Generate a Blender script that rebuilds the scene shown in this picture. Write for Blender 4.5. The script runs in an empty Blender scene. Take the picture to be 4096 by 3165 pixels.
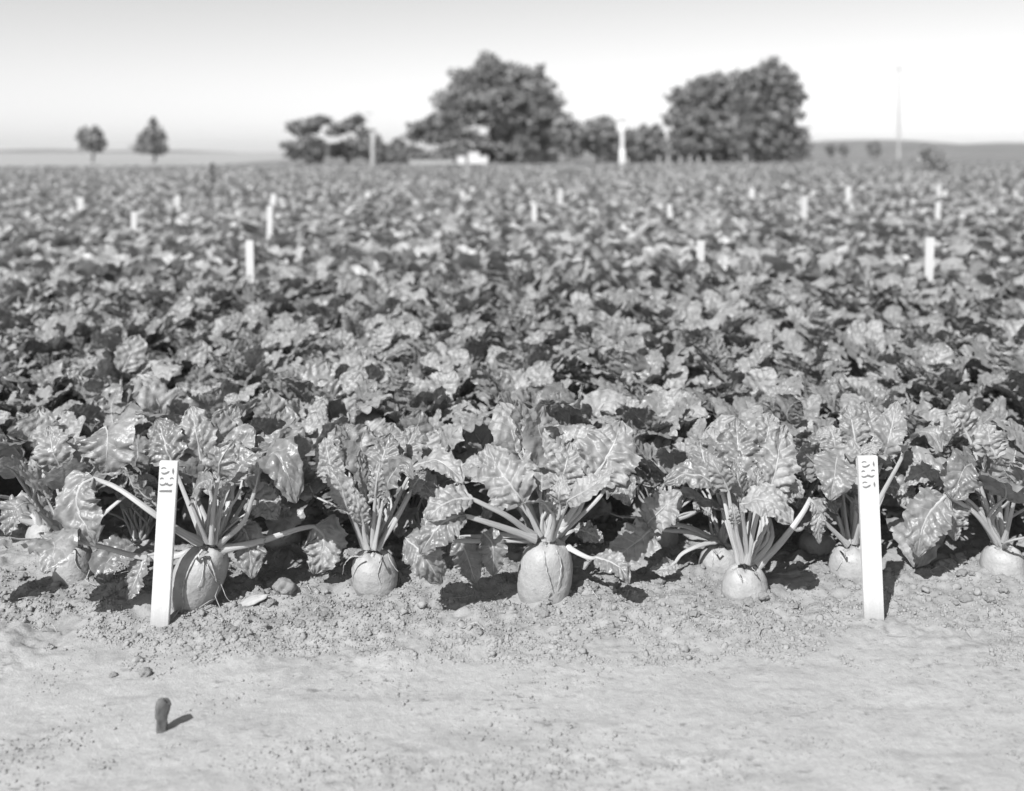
import bpy, bmesh, math, random
import numpy as np
from mathutils import Vector, Matrix

sc = bpy.context.scene
COL = sc.collection
# ---------------------------------------------------------------- camera
H = 1.15            # lens height
F = 1000.0          # focal length in pixels of a 1024 px wide frame
HY = 152.0          # horizon row in the 1024x791 frame
cam = bpy.data.cameras.new('camera')
cam.sensor_fit = 'HORIZONTAL'; cam.sensor_width = 36.0
cam.lens = 36.0 * F / 1024.0
cam.shift_y = -(395.5 - HY) / 1024.0
cam.clip_start = 0.05; cam.clip_end = 20000
cam.dof.use_dof = True; cam.dof.focus_distance = 2.56
cam.dof.aperture_fstop = 1.95
cam.dof.aperture_blades = 0
camo = bpy.data.objects.new('camera', cam); COL.objects.link(camo)
camo.location = (0, 0, H); camo.rotation_euler = (math.radians(90), 0, 0)
sc.camera = camo
# ---------------------------------------------------------------- sky and sun
SUN_EL = math.radians(46); SUN_AZ = math.radians(211)      # azimuth clockwise from +Y
world = bpy.data.worlds.new('World'); sc.world = world; world.use_nodes = True
wn = world.node_tree; wn.nodes.clear()
sky = wn.nodes.new('ShaderNodeTexSky'); sky.sky_type = 'NISHITA'; sky.sun_disc = False
sky.sun_elevation = SUN_EL; sky.sun_rotation = SUN_AZ
sky.air_density = 1.0; sky.dust_density = 0.6; sky.ozone_density = 1.0
bw = wn.nodes.new('ShaderNodeRGBToBW')
bg = wn.nodes.new('ShaderNodeBackground'); bg.inputs['Strength'].default_value = 0.076
wo = wn.nodes.new('ShaderNodeOutputWorld')
wn.links.new(sky.outputs[0], bw.inputs[0]); wn.links.new(bw.outputs[0], bg.inputs[0]); wn.links.new(bg.outputs[0], wo.inputs[0])
sun = bpy.data.lights.new('sun', 'SUN'); sun.energy = 3.3; sun.angle = math.radians(0.53); sun.color = (1, 1, 1)
suno = bpy.data.objects.new('sun', sun); COL.objects.link(suno)
sdir = Vector((math.sin(SUN_AZ) * math.cos(SUN_EL), math.cos(SUN_AZ) * math.cos(SUN_EL), math.sin(SUN_EL)))
suno.location = sdir * 50
suno.rotation_euler = sdir.to_track_quat('Z', 'Y').to_euler()
sc.view_settings.view_transform = 'Standard'; sc.view_settings.look = 'None'
sc.view_settings.exposure = 1.06; sc.view_settings.gamma = 1.0
sc.view_settings.use_curve_mapping = False
sc.cycles.max_bounces = 6; sc.cycles.diffuse_bounces = 4; sc.cycles.glossy_bounces = 2
sc.cycles.transmission_bounces = 3; sc.cycles.volume_bounces = 0
sc.cycles.use_denoising = True
sc.cycles.caustics_reflective = False; sc.cycles.caustics_refractive = False

# ---------------------------------------------------------------- helpers
rnd = random.Random(7)
def P(px, py, D):
    """point seen at pixel (1024 frame) at depth D"""
    return np.array([(px - 512.0) / F * D, D, H - (py - HY) / F * D])

def mesh(name, v, faces, mats, uv=None, smooth=True, mi=None):
    me = bpy.data.meshes.new(name)
    v = np.asarray(v, dtype=np.float32)
    if isinstance(faces, np.ndarray):
        nf, k = faces.shape
        me.vertices.add(len(v)); me.vertices.foreach_set('co', v.ravel())
        me.loops.add(nf * k); me.loops.foreach_set('vertex_index', faces.astype(np.int32).ravel())
        me.polygons.add(nf); me.polygons.foreach_set('loop_start', np.arange(0, nf * k, k, dtype=np.int32))
        me.update(calc_edges=True)
        if uv is not None:
            l = me.uv_layers.new(name='UVMap')
            l.data.foreach_set('uv', np.asarray(uv, dtype=np.float32)[faces.ravel()].ravel())
    else:
        me.from_pydata([tuple(map(float, p)) for p in v], [], faces)
    if smooth:
        me.polygons.foreach_set('use_smooth', np.ones(len(me.polygons), dtype=bool))
    for m in (mats if isinstance(mats, (list, tuple)) else [mats]):
        me.materials.append(m)
    if mi is not None:
        me.polygons.foreach_set('material_index', np.asarray(mi, dtype=np.int32))
    me.update()
    return me
def obj(name, me, parent=None, loc=None, rot=None, scale=None):
    o = bpy.data.objects.new(name, me); COL.objects.link(o)
    if parent is not None: o.parent = parent
    if loc is not None: o.location = [float(a) for a in loc]
    if rot is not None: o.rotation_euler = rot
    if scale is not None: o.scale = (scale,) * 3 if not hasattr(scale, '__len__') else scale
    return o
def tag(o, label=None, cat=None, group=None, kind=None):
    if label: o['label'] = label
    if cat: o['category'] = cat
    if group: o['group'] = group
    if kind: o['kind'] = kind
    return o
def empty(name, loc=(0, 0, 0), rz=0):
    o = bpy.data.objects.new(name, None); COL.objects.link(o)
    o.empty_display_size = 0.05
    o.location = [float(a) for a in loc]; o.rotation_euler = (0, 0, rz)
    return o

def hash2(ix, iy, s):
    h = (ix.astype(np.int64) * 374761393 + iy.astype(np.int64) * 668265263 + s * 1274126177) & 0x7fffffff
    h = ((h ^ (h >> 13)) * 1274126177) & 0x7fffffff
    h = h ^ (h >> 16)
    return (h & 0xffff) / 65535.0
def vnoise(x, y, s=0):
    x = np.asarray(x, float); y = np.asarray(y, float)
    ix = np.floor(x); iy = np.floor(y); fx = x - ix; fy = y - iy
    fx = fx * fx * (3 - 2 * fx); fy = fy * fy * (3 - 2 * fy)
    a = hash2(ix, iy, s); b = hash2(ix + 1, iy, s); c = hash2(ix, iy + 1, s); d = hash2(ix + 1, iy + 1, s)
    return (a * (1 - fx) + b * fx) * (1 - fy) + (c * (1 - fx) + d * fx) * fy
def sstep(a, b, x):
    t = np.clip((x - a) / (b - a), 0, 1); return t * t * (3 - 2 * t)

# ---------------------------------------------------------------- materials (all grey: a black-and-white photograph)
def newmat(name, rough=0.8, spec=0.3):
    m = bpy.data.materials.new(name); m.use_nodes = True
    nt = m.node_tree; b = nt.nodes['Principled BSDF']
    b.inputs['Roughness'].default_value = rough
    b.inputs['Specular IOR Level'].default_value = spec
    return m, nt, b
def N(nt, t, **kw):
    n = nt.nodes.new(t)
    for k, v in kw.items(): setattr(n, k, v)
    return n
def math_(nt, op, a, b=None, c=None):
    n = N(nt, 'ShaderNodeMath', operation=op)
    for i, x in enumerate((a, b, c)):
        if x is None: continue
        if isinstance(x, (int, float)): n.inputs[i].default_value = x
        else: nt.links.new(x, n.inputs[i])
    return n.outputs[0]
def noise_(nt, vec, scale, detail=3, rough=0.55):
    n = N(nt, 'ShaderNodeTexNoise'); n.inputs['Scale'].default_value = scale
    n.inputs['Detail'].default_value = detail; n.inputs['Roughness'].default_value = rough
    nt.links.new(vec, n.inputs['Vector']); return n.outputs['Fac']
def maprange(nt, x, a, b, c, d):
    n = N(nt, 'ShaderNodeMapRange')
    nt.links.new(x, n.inputs[0])
    for i, v in enumerate((a, b, c, d)): n.inputs[i + 1].default_value = v
    return n.outputs[0]
def bump_(nt, b, h, strength, dist, prev=None):
    n = N(nt, 'ShaderNodeBump'); n.inputs['Strength'].default_value = strength; n.inputs['Distance'].default_value = dist
    nt.links.new(h, n.inputs['Height'])
    if prev is not None: nt.links.new(prev, n.inputs['Normal'])
    return n.outputs[0]
def plain(name, g, rough=0.85, spec=0.2, nscale=20, namp=0.25, bump=0.0, coord='Object'):
    m, nt, b = newmat(name, rough, spec)
    tc = N(nt, 'ShaderNodeTexCoord').outputs[coord]
    f = noise_(nt, tc, nscale, 4)
    v = maprange(nt, f, 0.3, 0.7, g * (1 - namp), g * (1 + namp))
    nt.links.new(v, b.inputs['Base Color'])
    if bump: nt.links.new(bump_(nt, b, f, 0.6, bump), b.inputs['Normal'])
    return m

NVEIN = 6.5
def leaf_material(name, g, rough, trans=0.26, veins=True):
    m, nt, b = newmat(name, rough, 0.72)
    tcn = N(nt, 'ShaderNodeTexCoord'); tc = tcn.outputs['Object']
    oi = N(nt, 'ShaderNodeObjectInfo').outputs['Random']
    isl = N(nt, 'ShaderNodeNewGeometry').outputs['Random Per Island']
    r = math_(nt, 'FRACT', math_(nt, 'ADD', oi, isl))
    tone = maprange(nt, r, 0, 1, 0.8 * g, 1.25 * g)
    n1 = noise_(nt, tc, 28, 4)
    col = math_(nt, 'MULTIPLY', tone, maprange(nt, n1, 0.3, 0.7, 0.78, 1.2))
    n2 = noise_(nt, tc, 60, 1.5, 0.5)
    nrm = bump_(nt, b, n2, 0.5, 0.007)
    if veins:
        sep = N(nt, 'ShaderNodeSeparateXYZ'); nt.links.new(tcn.outputs['UV'], sep.inputs[0])
        s = math_(nt, 'ABSOLUTE', math_(nt, 'MULTIPLY_ADD', sep.outputs[0], 2.0, -1.0))
        ph = math_(nt, 'MULTIPLY_ADD', sep.outputs[1], NVEIN, math_(nt, 'MULTIPLY', s, -1.3))
        tri = math_(nt, 'PINGPONG', ph, 0.5)                      # 0 on a lateral vein
        lat = maprange(nt, tri, 0.015, 0.06, 1.0, 0.0)
        lat = math_(nt, 'MULTIPLY', lat, maprange(nt, s, 0.2, 0.95, 0.6, 0.0))
        col = math_(nt, 'ADD', col, math_(nt, 'MULTIPLY', lat, g * 0.55))
        vn = N(nt, 'ShaderNodeTexVoronoi', feature='DISTANCE_TO_EDGE'); vn.inputs['Scale'].default_value = 75
        nt.links.new(tc, vn.inputs['Vector'])
        net = maprange(nt, vn.outputs['Distance'], 0.0, 0.10, 0.0, 1.0)
        nrm = bump_(nt, b, net, 0.15, 0.002, nrm)
    nt.links.new(col, b.inputs['Base Color']); nt.links.new(nrm, b.inputs['Normal'])
    rr = math_(nt, 'ADD', maprange(nt, n1, 0.3, 0.7, rough - 0.08, rough + 0.10), maprange(nt, r, 0, 1, -0.06, 0.08))
    nt.links.new(rr, b.inputs['Roughness'])
    tr = N(nt, 'ShaderNodeBsdfTranslucent'); nt.links.new(math_(nt, 'MULTIPLY', col, 1.2), tr.inputs['Color'])
    mx = N(nt, 'ShaderNodeMixShader'); mx.inputs[0].default_value = trans
    out = nt.nodes['Material Output']
    nt.links.new(b.outputs[0], mx.inputs[1]); nt.links.new(tr.outputs[0], mx.inputs[2]); nt.links.new(mx.outputs[0], out.inputs[0])
    return m
M_LEAF = leaf_material('beet_leaf', 0.24, 0.42)
M_FIELD = leaf_material('beet_leaf_far', 0.29, 0.42, veins=False)

def petiole_material():
    m, nt, b = newmat('beet_petiole', 0.42, 0.45)
    tc = N(nt, 'ShaderNodeTexCoord')
    mp = N(nt, 'ShaderNodeMapping'); mp.inputs['Scale'].default_value = (10, 1.5, 1)
    nt.links.new(tc.outputs['UV'], mp.inputs[0])
    f = noise_(nt, mp.outputs[0], 3, 4)
    nt.links.new(maprange(nt, f, 0.3, 0.7, 0.29, 0.47), b.inputs['Base Color'])
    nt.links.new(bump_(nt, b, f, 0.6, 0.0025), b.inputs['Normal'])
    return m
M_PET = petiole_material()

def root_material():
    m, nt, b = newmat('beet_root_skin', 0.55, 0.35)
    tc = N(nt, 'ShaderNodeTexCoord').outputs['Object']
    f = noise_(nt, tc, 26, 5, 0.6)
    g = noise_(nt, tc, 140, 3, 0.6)
    sp = maprange(nt, g, 0.58, 0.68, 0.0, 1.0)                      # dirt specks
    base = maprange(nt, f, 0.3, 0.7, 0.27, 0.38)
    sep = N(nt, 'ShaderNodeSeparateXYZ'); nt.links.new(tc, sep.inputs[0])
    low = maprange(nt, math_(nt, 'ADD', sep.outputs[2], math_(nt, 'MULTIPLY', f, 0.06)), 0.02, 0.06, 0.75, 0.0)   # soil clinging near the ground
    dirt = math_(nt, 'MINIMUM', math_(nt, 'ADD', math_(nt, 'MULTIPLY', sp, maprange(nt, f, 0.4, 0.65, 0.15, 0.9)), low), 1.0)
    mix = N(nt, 'ShaderNodeMix', data_type='FLOAT')
    nt.links.new(dirt, mix.inputs[0]); nt.links.new(base, mix.inputs[2]); mix.inputs[3].default_value = 0.21
    nt.links.new(mix.outputs[0], b.inputs['Base Color'])
    h = math_(nt, 'ADD', f, math_(nt, 'MULTIPLY', g, 0.25))
    nt.links.new(bump_(nt, b, h, 0.6, 0.009), b.inputs['Normal'])
    return m
M_ROOT = root_material()
M_CROWN = plain('beet_crown', 0.25, 0.8, 0.2, 120, 0.7, 0.004)
M_RLET = plain('rootlet_fibre', 0.36, 0.8, 0.2, 90, 0.4, 0.002)

def soil_material(name, world_bed):
    m, nt, b = newmat(name, 0.95, 0.12)
    tc = N(nt, 'ShaderNodeTexCoord').outputs['Object']
    f1 = noise_(nt, tc, 3.0, 5, 0.6)
    mp = N(nt, 'ShaderNodeMapping'); mp.inputs['Scale'].default_value = (1.0, 2.6, 1); nt.links.new(tc, mp.inputs[0])
    f2 = noise_(nt, mp.outputs[0], 7, 6, 0.65)
    f3 = noise_(nt, tc, 60, 5, 0.7)
    f4 = noise_(nt, tc, 260, 3, 0.7)
    sepg = N(nt, 'ShaderNodeSeparateXYZ'); nt.links.new(tc, sepg.inputs[0])
    bedw = math_(nt, 'ADD', sepg.outputs[1], math_(nt, 'MULTIPLY', math_(nt, 'SUBTRACT', f1, 0.5), 0.5))
    bed = maprange(nt, bedw, 2.2, 2.5, 1.0, 0.80) if world_bed else 0.82
    v = math_(nt, 'MULTIPLY', maprange(nt, f1, 0.3, 0.7, 0.30, 0.35), bed)
    v = math_(nt, 'MULTIPLY', v, maprange(nt, f2, 0.32, 0.5, 0.84, 1.05))      # damp streaks
    v = math_(nt, 'MULTIPLY', v, maprange(nt, f3, 0.25, 0.75, 0.86, 1.14))
    mp2 = N(nt, 'ShaderNodeMapping'); mp2.inputs['Scale'].default_value = (1.0, 1.7, 1); nt.links.new(tc, mp2.inputs[0])
    f5 = noise_(nt, mp2.outputs[0], 34, 4, 0.6); f6 = noise_(nt, tc, 4.5, 3, 0.6)
    speck = math_(nt, 'MULTIPLY', maprange(nt, f5, 0.56, 0.70, 0.0, 1.0), maprange(nt, f6, 0.42, 0.6, 0.1, 1.0))
    v = math_(nt, 'MULTIPLY', v, math_(nt, 'MULTIPLY_ADD', speck, -0.5, 1.0))     # dark specks of damp crumbs
    nt.links.new(v, b.inputs['Base Color'])
    n = bump_(nt, b, f3, 0.45, 0.008)
    n = bump_(nt, b, f4, 0.5, 0.0035, n)
    nt.links.new(n, b.inputs['Normal'])
    return m
M_SOIL = soil_material('soil', True)
M_CRUMB = soil_material('soil_crumb', False)
def stake_material():
    m, nt, b = newmat('white_painted_wood', 0.55, 0.3)
    tc = N(nt, 'ShaderNodeTexCoord').outputs['Object']
    mp = N(nt, 'ShaderNodeMapping'); mp.inputs['Scale'].default_value = (160, 160, 5); nt.links.new(tc, mp.inputs[0])
    gr = noise_(nt, mp.outputs[0], 1.0, 4, 0.6)
    sp = noise_(nt, tc, 170, 4, 0.65)
    sep = N(nt, 'ShaderNodeSeparateXYZ'); nt.links.new(tc, sep.inputs[0])
    low = maprange(nt, math_(nt, 'ADD', sep.outputs[2], math_(nt, 'MULTIPLY', sp, -0.05)), -0.03, 0.03, 0.85, 0.0)
    spl = math_(nt, 'MULTIPLY', maprange(nt, sp, 0.62, 0.72, 0.0, 0.6), maprange(nt, sep.outputs[2], 0.0, 0.16, 1.0, 0.0))
    d = math_(nt, 'MAXIMUM', low, spl)
    mix = N(nt, 'ShaderNodeMix', data_type='FLOAT'); nt.links.new(d, mix.inputs[0])
    nt.links.new(maprange(nt, gr, 0.3, 0.7, 0.50, 0.57), mix.inputs[2]); mix.inputs[3].default_value = 0.30
    nt.links.new(mix.outputs[0], b.inputs['Base Color'])
    nt.links.new(bump_(nt, b, gr, 0.25, 0.001), b.inputs['Normal'])
    return m
M_STAKE = stake_material()
M_PAINT = plain('grey_stencil_paint', 0.17, 0.7, 0.2, 300, 0.18)
M_GRASS = plain('meadow_grass', 0.17, 0.95, 0.1, 0.5, 0.25)
M_STUB = plain('pale_stubble', 0.30, 0.95, 0.1, 0.35, 0.12)
M_HILL = plain('far_hill', 0.13, 0.95, 0.1, 0.02, 0.25)
M_BARK = plain('bark', 0.13, 0.9, 0.2, 6, 0.3, 0.03)
M_TREE = leaf_material('tree_leaf', 0.25, 0.65, 0.35, veins=False)
M_PALEBUSH = leaf_material('pale_bush_leaf', 0.22, 0.55, 0.25, veins=False)
M_WHITE = plain('whitewash', 0.62, 0.8, 0.2, 3, 0.05)
M_ROOF = plain('pale_roof', 0.35, 0.8, 0.2, 4, 0.15)
M_POLE = plain('weathered_pole', 0.34, 0.85, 0.2, 5, 0.2)
M_DARK = plain('dark_opening', 0.04, 0.6, 0.3, 5, 0.1)
M_TWIG = plain('dark_dry_stalk', 0.12, 0.8, 0.2, 60, 0.3, 0.003)

# ---------------------------------------------------------------- ground: one sheet to the horizon
def height(x, y):
    x = np.asarray(x, float); y = np.asarray(y, float)
    w = y + 0.22 * (vnoise(x * 2.3, y * 2.3, 3) - 0.5) + 0.08 * (vnoise(x * 7, y * 7, 4) - 0.5)
    R = sstep(2.12, 2.52, w)
    fade = 1 - sstep(4.5, 7.0, y)
    lo = 0.012 * (vnoise(x * 1.6, y * 1.6, 1) - 0.5)
    c1 = vnoise(x * 11, y * 11, 5) - 0.5
    c2 = np.abs(vnoise(x * 26, y * 26, 6) - 0.5) * 2
    c3 = vnoise(x * 60, y * 60, 7) - 0.5
    c4 = vnoise(x * 120, y * 120, 8) - 0.5
    rough = 0.026 * c1 + 0.014 * (c2 - 0.4) + 0.013 * c3 + 0.007 * c4 + 0.012
    patch = sstep(0.55, 0.72, vnoise(x * 3.1 + 9, y * 5.3, 12))
    sm = 0.004 * (vnoise(x * 8, y * 14, 9) - 0.5) + 0.0022 * (vnoise(x * 45, y * 60, 10) - 0.5) + patch * (0.006 * c3 + 0.004 * c4)
    mound = 0.008 * np.exp(-((y - 2.72) / 0.28) ** 2)
    return (lo + R * rough + (1 - R) * sm + mound * R) * fade
def axis(lo, hi, step, far, neg=True, g=1.22):
    a = list(np.arange(lo, hi, step))
    s = step; p = hi
    while p < far: a.append(p); s *= g; p += s
    a.append(far)
    s = step; p = lo - step * g; b = []
    while p > -far: b.append(p); s *= g; p -= s
    b.append(-far)
    return np.array(b[::-1] + a)
xs = axis(-1.95, 1.95, 0.0085, 6000); ys = axis(1.62, 3.3, 0.0085, 6000)
X, Y = np.meshgrid(xs, ys)
Z = height(X, Y)
nx, ny = len(xs), len(ys)
idx = np.arange(nx * ny).reshape(ny, nx)
q = np.stack([idx[:-1, :-1], idx[:-1, 1:], idx[1:, 1:], idx[1:, :-1]], -1).reshape(-1, 4)
ground = obj('ground', mesh('ground', np.stack([X, Y, Z], -1).reshape(-1, 3), q, M_SOIL))
tag(ground, 'pale dry crumbly soil of the field with a smooth trodden path in front', kind='structure')

# pale stubble beyond the beet field, with hill lines on the horizon
def edge_y(x):                      # far edge of the beet field
    return 62 + 0.45 * x
def sheet(name, pts, m, label, z):
    o = obj(name, mesh(name, [(x, y, z) for x, y in pts], [tuple(range(len(pts)))], m, smooth=False)); return tag(o, label, kind='structure')
sheet('stubble_field', [(-3000, edge_y(-40)), (-40, edge_y(-40)), (-22, edge_y(-22)), (-33, 150), (-220, 1000), (-1100, 5500), (-3000, 5500)], M_STUB, 'pale harvested field beyond the beets on the left', 0.024)
sheet('meadow', [(-40, edge_y(-40)), (40, edge_y(40)), (400, edge_y(60)), (3000, 300), (3000, 5500), (-1400, 5500)], M_GRASS, 'grey meadow strip around the trees beyond the beets', 0.02)

def hill(name, pts, D, depth, m, label):
    """ridge whose crest passes through pixel points at distance D"""
    v = []; f = []
    n = len(pts)
    for (px, py) in pts:
        c = P(px, py, D)
        v += [(c[0], D - depth, -1.0), (c[0], D - depth * .4, c[2] * .7), (c[0], D, c[2]), (c[0], D + depth, -1.0)]
    for i in range(n - 1):
        for k in range(3):
            a = i * 4 + k; f.append((a, a + 4, a + 5, a + 1))
    o = obj(name, mesh(name, v, f, m)); return tag(o, label, kind='structure')
hl = [(x, 151.2 - 1.2 * math.sin(x / 60) - 1.0 * math.sin(x / 23) + (0 if x > 150 else -0.5)) for x in range(-300, 470, 14)]
hill('far_hill', hl, 1500, 250, M_HILL, 'low distant hill line on the left horizon')
hr = [(700, 150), (770, 146), (805, 143), (825, 140.7), (850, 139.8), (870, 139.4), (890, 139.6), (912, 140.5), (930, 143), (950, 145), (975, 143.5), (1000, 142.5), (1050, 143), (1120, 146), (1250, 150)]
hill('far_hill', hr, 1100, 250, M_HILL, 'low wooded hill line on the right horizon')

# ---------------------------------------------------------------- leaf building
def catmull(pts, n):
    p = np.asarray(pts, float)
    if len(p) == 2: p = np.array([p[0], (p[0] + p[1]) / 2, p[1]])
    d = np.concatenate([[0], np.cumsum(np.linalg.norm(np.diff(p, axis=0), axis=1))])
    t = np.linspace(0, d[-1], n)
    ext = np.vstack([2 * p[0] - p[1], p, 2 * p[-1] - p[-2]])
    out = np.zeros((n, 3))
    for i, tt in enumerate(t):
        k = min(max(np.searchsorted(d, tt, 'right') - 1, 0), len(p) - 2)
        u = (tt - d[k]) / max(d[k + 1] - d[k], 1e-9)
        a, b, c, e = ext[k], ext[k + 1], ext[k + 2], ext[k + 3]
        out[i] = 0.5 * ((2 * b) + (-a + c) * u + (2 * a - 5 * b + 4 * c - e) * u * u + (-a + 3 * b - 3 * c + e) * u ** 3)
    return out
def norm(a): return a / (np.linalg.norm(a, axis=-1, keepdims=True) + 1e-12)
def frames(sp, hint, at=0.5):
    T = norm(np.gradient(sp, axis=0)); n = len(sp); Nn = np.zeros_like(sp)
    k = int(at * (n - 1)); h = np.asarray(hint, float)
    if abs(np.dot(norm(h), T[k])) > 0.97: h = h + np.array([0.3, -0.4, 0.5])
    Nn[k] = norm(h - np.dot(h, T[k]) * T[k])
    for i in range(k + 1, n): v = Nn[i - 1]; Nn[i] = norm(v - np.dot(v, T[i]) * T[i])
    for i in range(k - 1, -1, -1): v = Nn[i + 1]; Nn[i] = norm(v - np.dot(v, T[i]) * T[i])
    return T, Nn, np.cross(T, Nn)
def blade(pts, width, hint, seed, nu=20, nv=34, ruffle=1.0, fold=0.25, pucker=1.0, teeth=1.0, curl=0.0, rag=0.0):
    r = np.random.RandomState(seed)
    sp = catmull(pts, nv + 1)
    L = np.sum(np.linalg.norm(np.diff(sp, axis=0), axis=1))
    T, Nn, S = frames(sp, hint)
    v = np.linspace(0, 1, nv + 1)[:, None]; u = np.linspace(-1, 1, nu + 1)[None, :]
    pk = r.uniform(0.66, 0.86)
    prof = np.clip(np.sin(np.pi * np.clip(v, 0, 1) ** pk), 0, 1) ** r.uniform(0.55, 0.72)
    prof = np.maximum(prof, 0.10 * (1 - v)) ; prof = np.where(v > 0.995, 0.06, prof)
    side = (u > 0)
    def edge(s0):
        o = np.zeros_like(v)
        for f, a in ((3, .07), (6, .055), (11, .045), (17, .04), (27, .03)):
            o += teeth * a * np.sin(2 * np.pi * (f * r.uniform(.85, 1.15) * v + r.uniform()))
        return 1 + o
    eL, eR = edge(0), edge(1)
    half = width * 0.5 * prof * np.where(side, eR, eL)
    s = np.abs(u)
    ang = fold + 0.12 * np.sin(2 * np.pi * (v * 1.3 + r.uniform()))
    lat = u * half * np.cos(ang)
    up = s * half * np.sin(ang) - curl * (s ** 2) * half
    # puckers between lateral veins
    ph = v * NVEIN - s * 1.3
    tri = np.abs(np.sin(np.pi * ph)) ** 0.7
    amp = width * 0.085 * pucker
    up = up + amp * (tri - 0.5) * np.clip(s * 3, 0, 1) * (1 - 0.35 * s) * np.clip(prof * 1.5, 0, 1)
    for k in range(5):
        fu, fv = r.uniform(1.5, 4.5), r.uniform(3, 9)
        up = up + pucker * width * 0.014 * np.sin(fu * np.pi * u + r.uniform(0, 6.28)) * np.sin(fv * np.pi * v + r.uniform(0, 6.28))
    for k in range(4):
        fu, fv = r.uniform(4, 8), r.uniform(9, 16)
        up = up + pucker * width * 0.006 * np.sin(fu * np.pi * u + r.uniform(0, 6.28) + 2 * v) * np.sin(fv * np.pi * v + r.uniform(0, 6.28) + 2 * u)
    # ruffled margin
    for sd in (0, 1):
        rf = np.zeros_like(v)
        for f, a in ((2.2, .5), (4.5, .6), (8, .35), (13, .2)):
            rf += a * np.sin(2 * np.pi * (f * r.uniform(.8, 1.2) * v + r.uniform()))
        m = side if sd else ~side
        up = up + np.where(m, ruffle * width * 0.085 * rf * s ** 2.4 * np.clip(prof * 1.3, 0, 1), 0)
    # gentle large bend
    up = up + width * 0.05 * np.sin(2 * np.pi * (v * r.uniform(.6, 1.2) + r.uniform()) + u * r.uniform(-1, 1))
    fwd = -0.10 * half * s * (1 - v) * 0.8                             # lobes reach back at the base
    V = sp[:, None, :] + S[:, None, :] * lat[..., None] + Nn[:, None, :] * up[..., None] + T[:, None, :] * fwd[..., None]
    uv = np.stack([np.broadcast_to((u + 1) / 2, lat.shape), np.broadcast_to(v, lat.shape)], -1).reshape(-1, 2)
    ix = np.arange((nv + 1) * (nu + 1)).reshape(nv + 1, nu + 1)
    F_ = np.stack([ix[:-1, :-1], ix[:-1, 1:], ix[1:, 1:], ix[1:, :-1]], -1).reshape(-1, 4)
    if rag > 0:
        keep = np.ones((nv, nu), bool)
        for _ in range(r.poisson(rag)):
            i = r.randint(4, nv - 2); j = r.choice([0, 1, nu - 1, nu - 2, r.randint(2, nu - 2)])
            keep[i:i + r.randint(1, 3), j:j + 1] = False
        F_ = F_[keep.ravel()]
    mid = sp + Nn * (up[:, nu // 2])[:, None]
    return V.reshape(-1, 3), F_, uv, mid, T, Nn, L
def tube(pts, radii, k=8, flat=None, hint=(0, 0, 1)):
    pts = np.asarray(pts); n = len(pts)
    T, Nn, S = frames(pts, hint)
    a = np.linspace(0, 2 * np.pi, k, endpoint=False)
    ca, sa = np.cos(a), np.sin(a)
    grv = np.where(sa > 0.5, 0.55, 1.0)                                # grooved upper side
    R = np.asarray(radii)[:, None]
    V = pts[:, None, :] + S[:, None, :] * (R * ca)[..., None] + Nn[:, None, :] * (R * sa * grv * (0.8 if flat is None else flat))[..., None]
    ix = np.arange(n * k).reshape(n, k)
    nx_ = np.roll(ix, -1, axis=1)
    F_ = np.stack([ix[:-1], nx_[:-1], nx_[1:], ix[1:]], -1).reshape(-1, 4)
    uv = np.stack([np.broadcast_to(np.linspace(0, 1, k)[None, :], (n, k)), np.broadcast_to(np.linspace(0, 1, n)[:, None], (n, k))], -1).reshape(-1, 2)
    return V.reshape(-1, 3), F_, uv
def stalk(pet, mid, r0, hint, k=8, ns=14, nm=14):
    """leaf stalk running on as the midrib of the blade"""
    a = catmull(pet, ns)
    m = mid[np.linspace(0, int(len(mid) * 0.88), nm).astype(int)]
    pts = np.vstack([a[:-1], m])
    t = np.concatenate([np.linspace(0, 1, ns - 1, endpoint=False), np.ones(nm)])
    rr = r0 * (1.25 - 0.55 * t); rr[:2] *= 1.25
    rr[ns - 1:] = r0 * np.linspace(0.62, 0.12, nm)
    return tube(pts, rr, k, hint=hint)

# ---------------------------------------------------------------- leaf library for the plants of the field
def generic(e0, e1, e2, lp, lb, wander, seed):
    """centre line in the XZ plane: stalk then blade; angles are elevations in degrees"""
    r = random.Random(seed)
    pts = [np.array([0.012, 0, 0.0])]
    n = 24; y = 0
    tot = lp + lb
    dirs = []
    for i in range(n):
        s = (i + 0.5) / n * tot
        if s < lp: e = e0 + (e1 - e0) * (s / lp) ** 1.3
        else: e = e1 + (e2 - e1) * ((s - lp) / lb) ** 1.1
        e = math.radians(e)
        y += wander * tot / n * math.sin(3 * i / n + seed)
        pts.append(pts[-1] + np.array([math.cos(e), 0, math.sin(e)]) * tot / n + np.array([0, wander * 0.012 * math.sin(i * .35 + seed), 0]))
        dirs.append(e)
    pts = np.array(pts)
    k = int(round(n * lp / tot))
    return pts[:k + 1:max(1, k // 4)] if k >= 4 else pts[:k + 1], pts[k::3] if (n - k) % 3 == 0 else np.vstack([pts[k::3], pts[-1]]), dirs[(k + n) // 2], pts[k]
SPECS = []
for i in range(9):   # inner, upright
    SPECS.append(('in', 86 - rnd.uniform(0, 12), 74 - rnd.uniform(0, 14), rnd.uniform(20, 70), rnd.uniform(.14, .21), rnd.uniform(.11, .16)))
for i in range(14):  # middle, arching
    SPECS.append(('mid', rnd.uniform(62, 80), rnd.uniform(45, 70), rnd.uniform(-25, 45), rnd.uniform(.13, .22), rnd.uniform(.11, .165)))
for i in range(10):  # outer, drooping
    SPECS.append(('out', rnd.uniform(35, 58), rnd.uniform(5, 30), rnd.uniform(-75, -30), rnd.uniform(.14, .22), rnd.uniform(.12, .17)))
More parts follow.
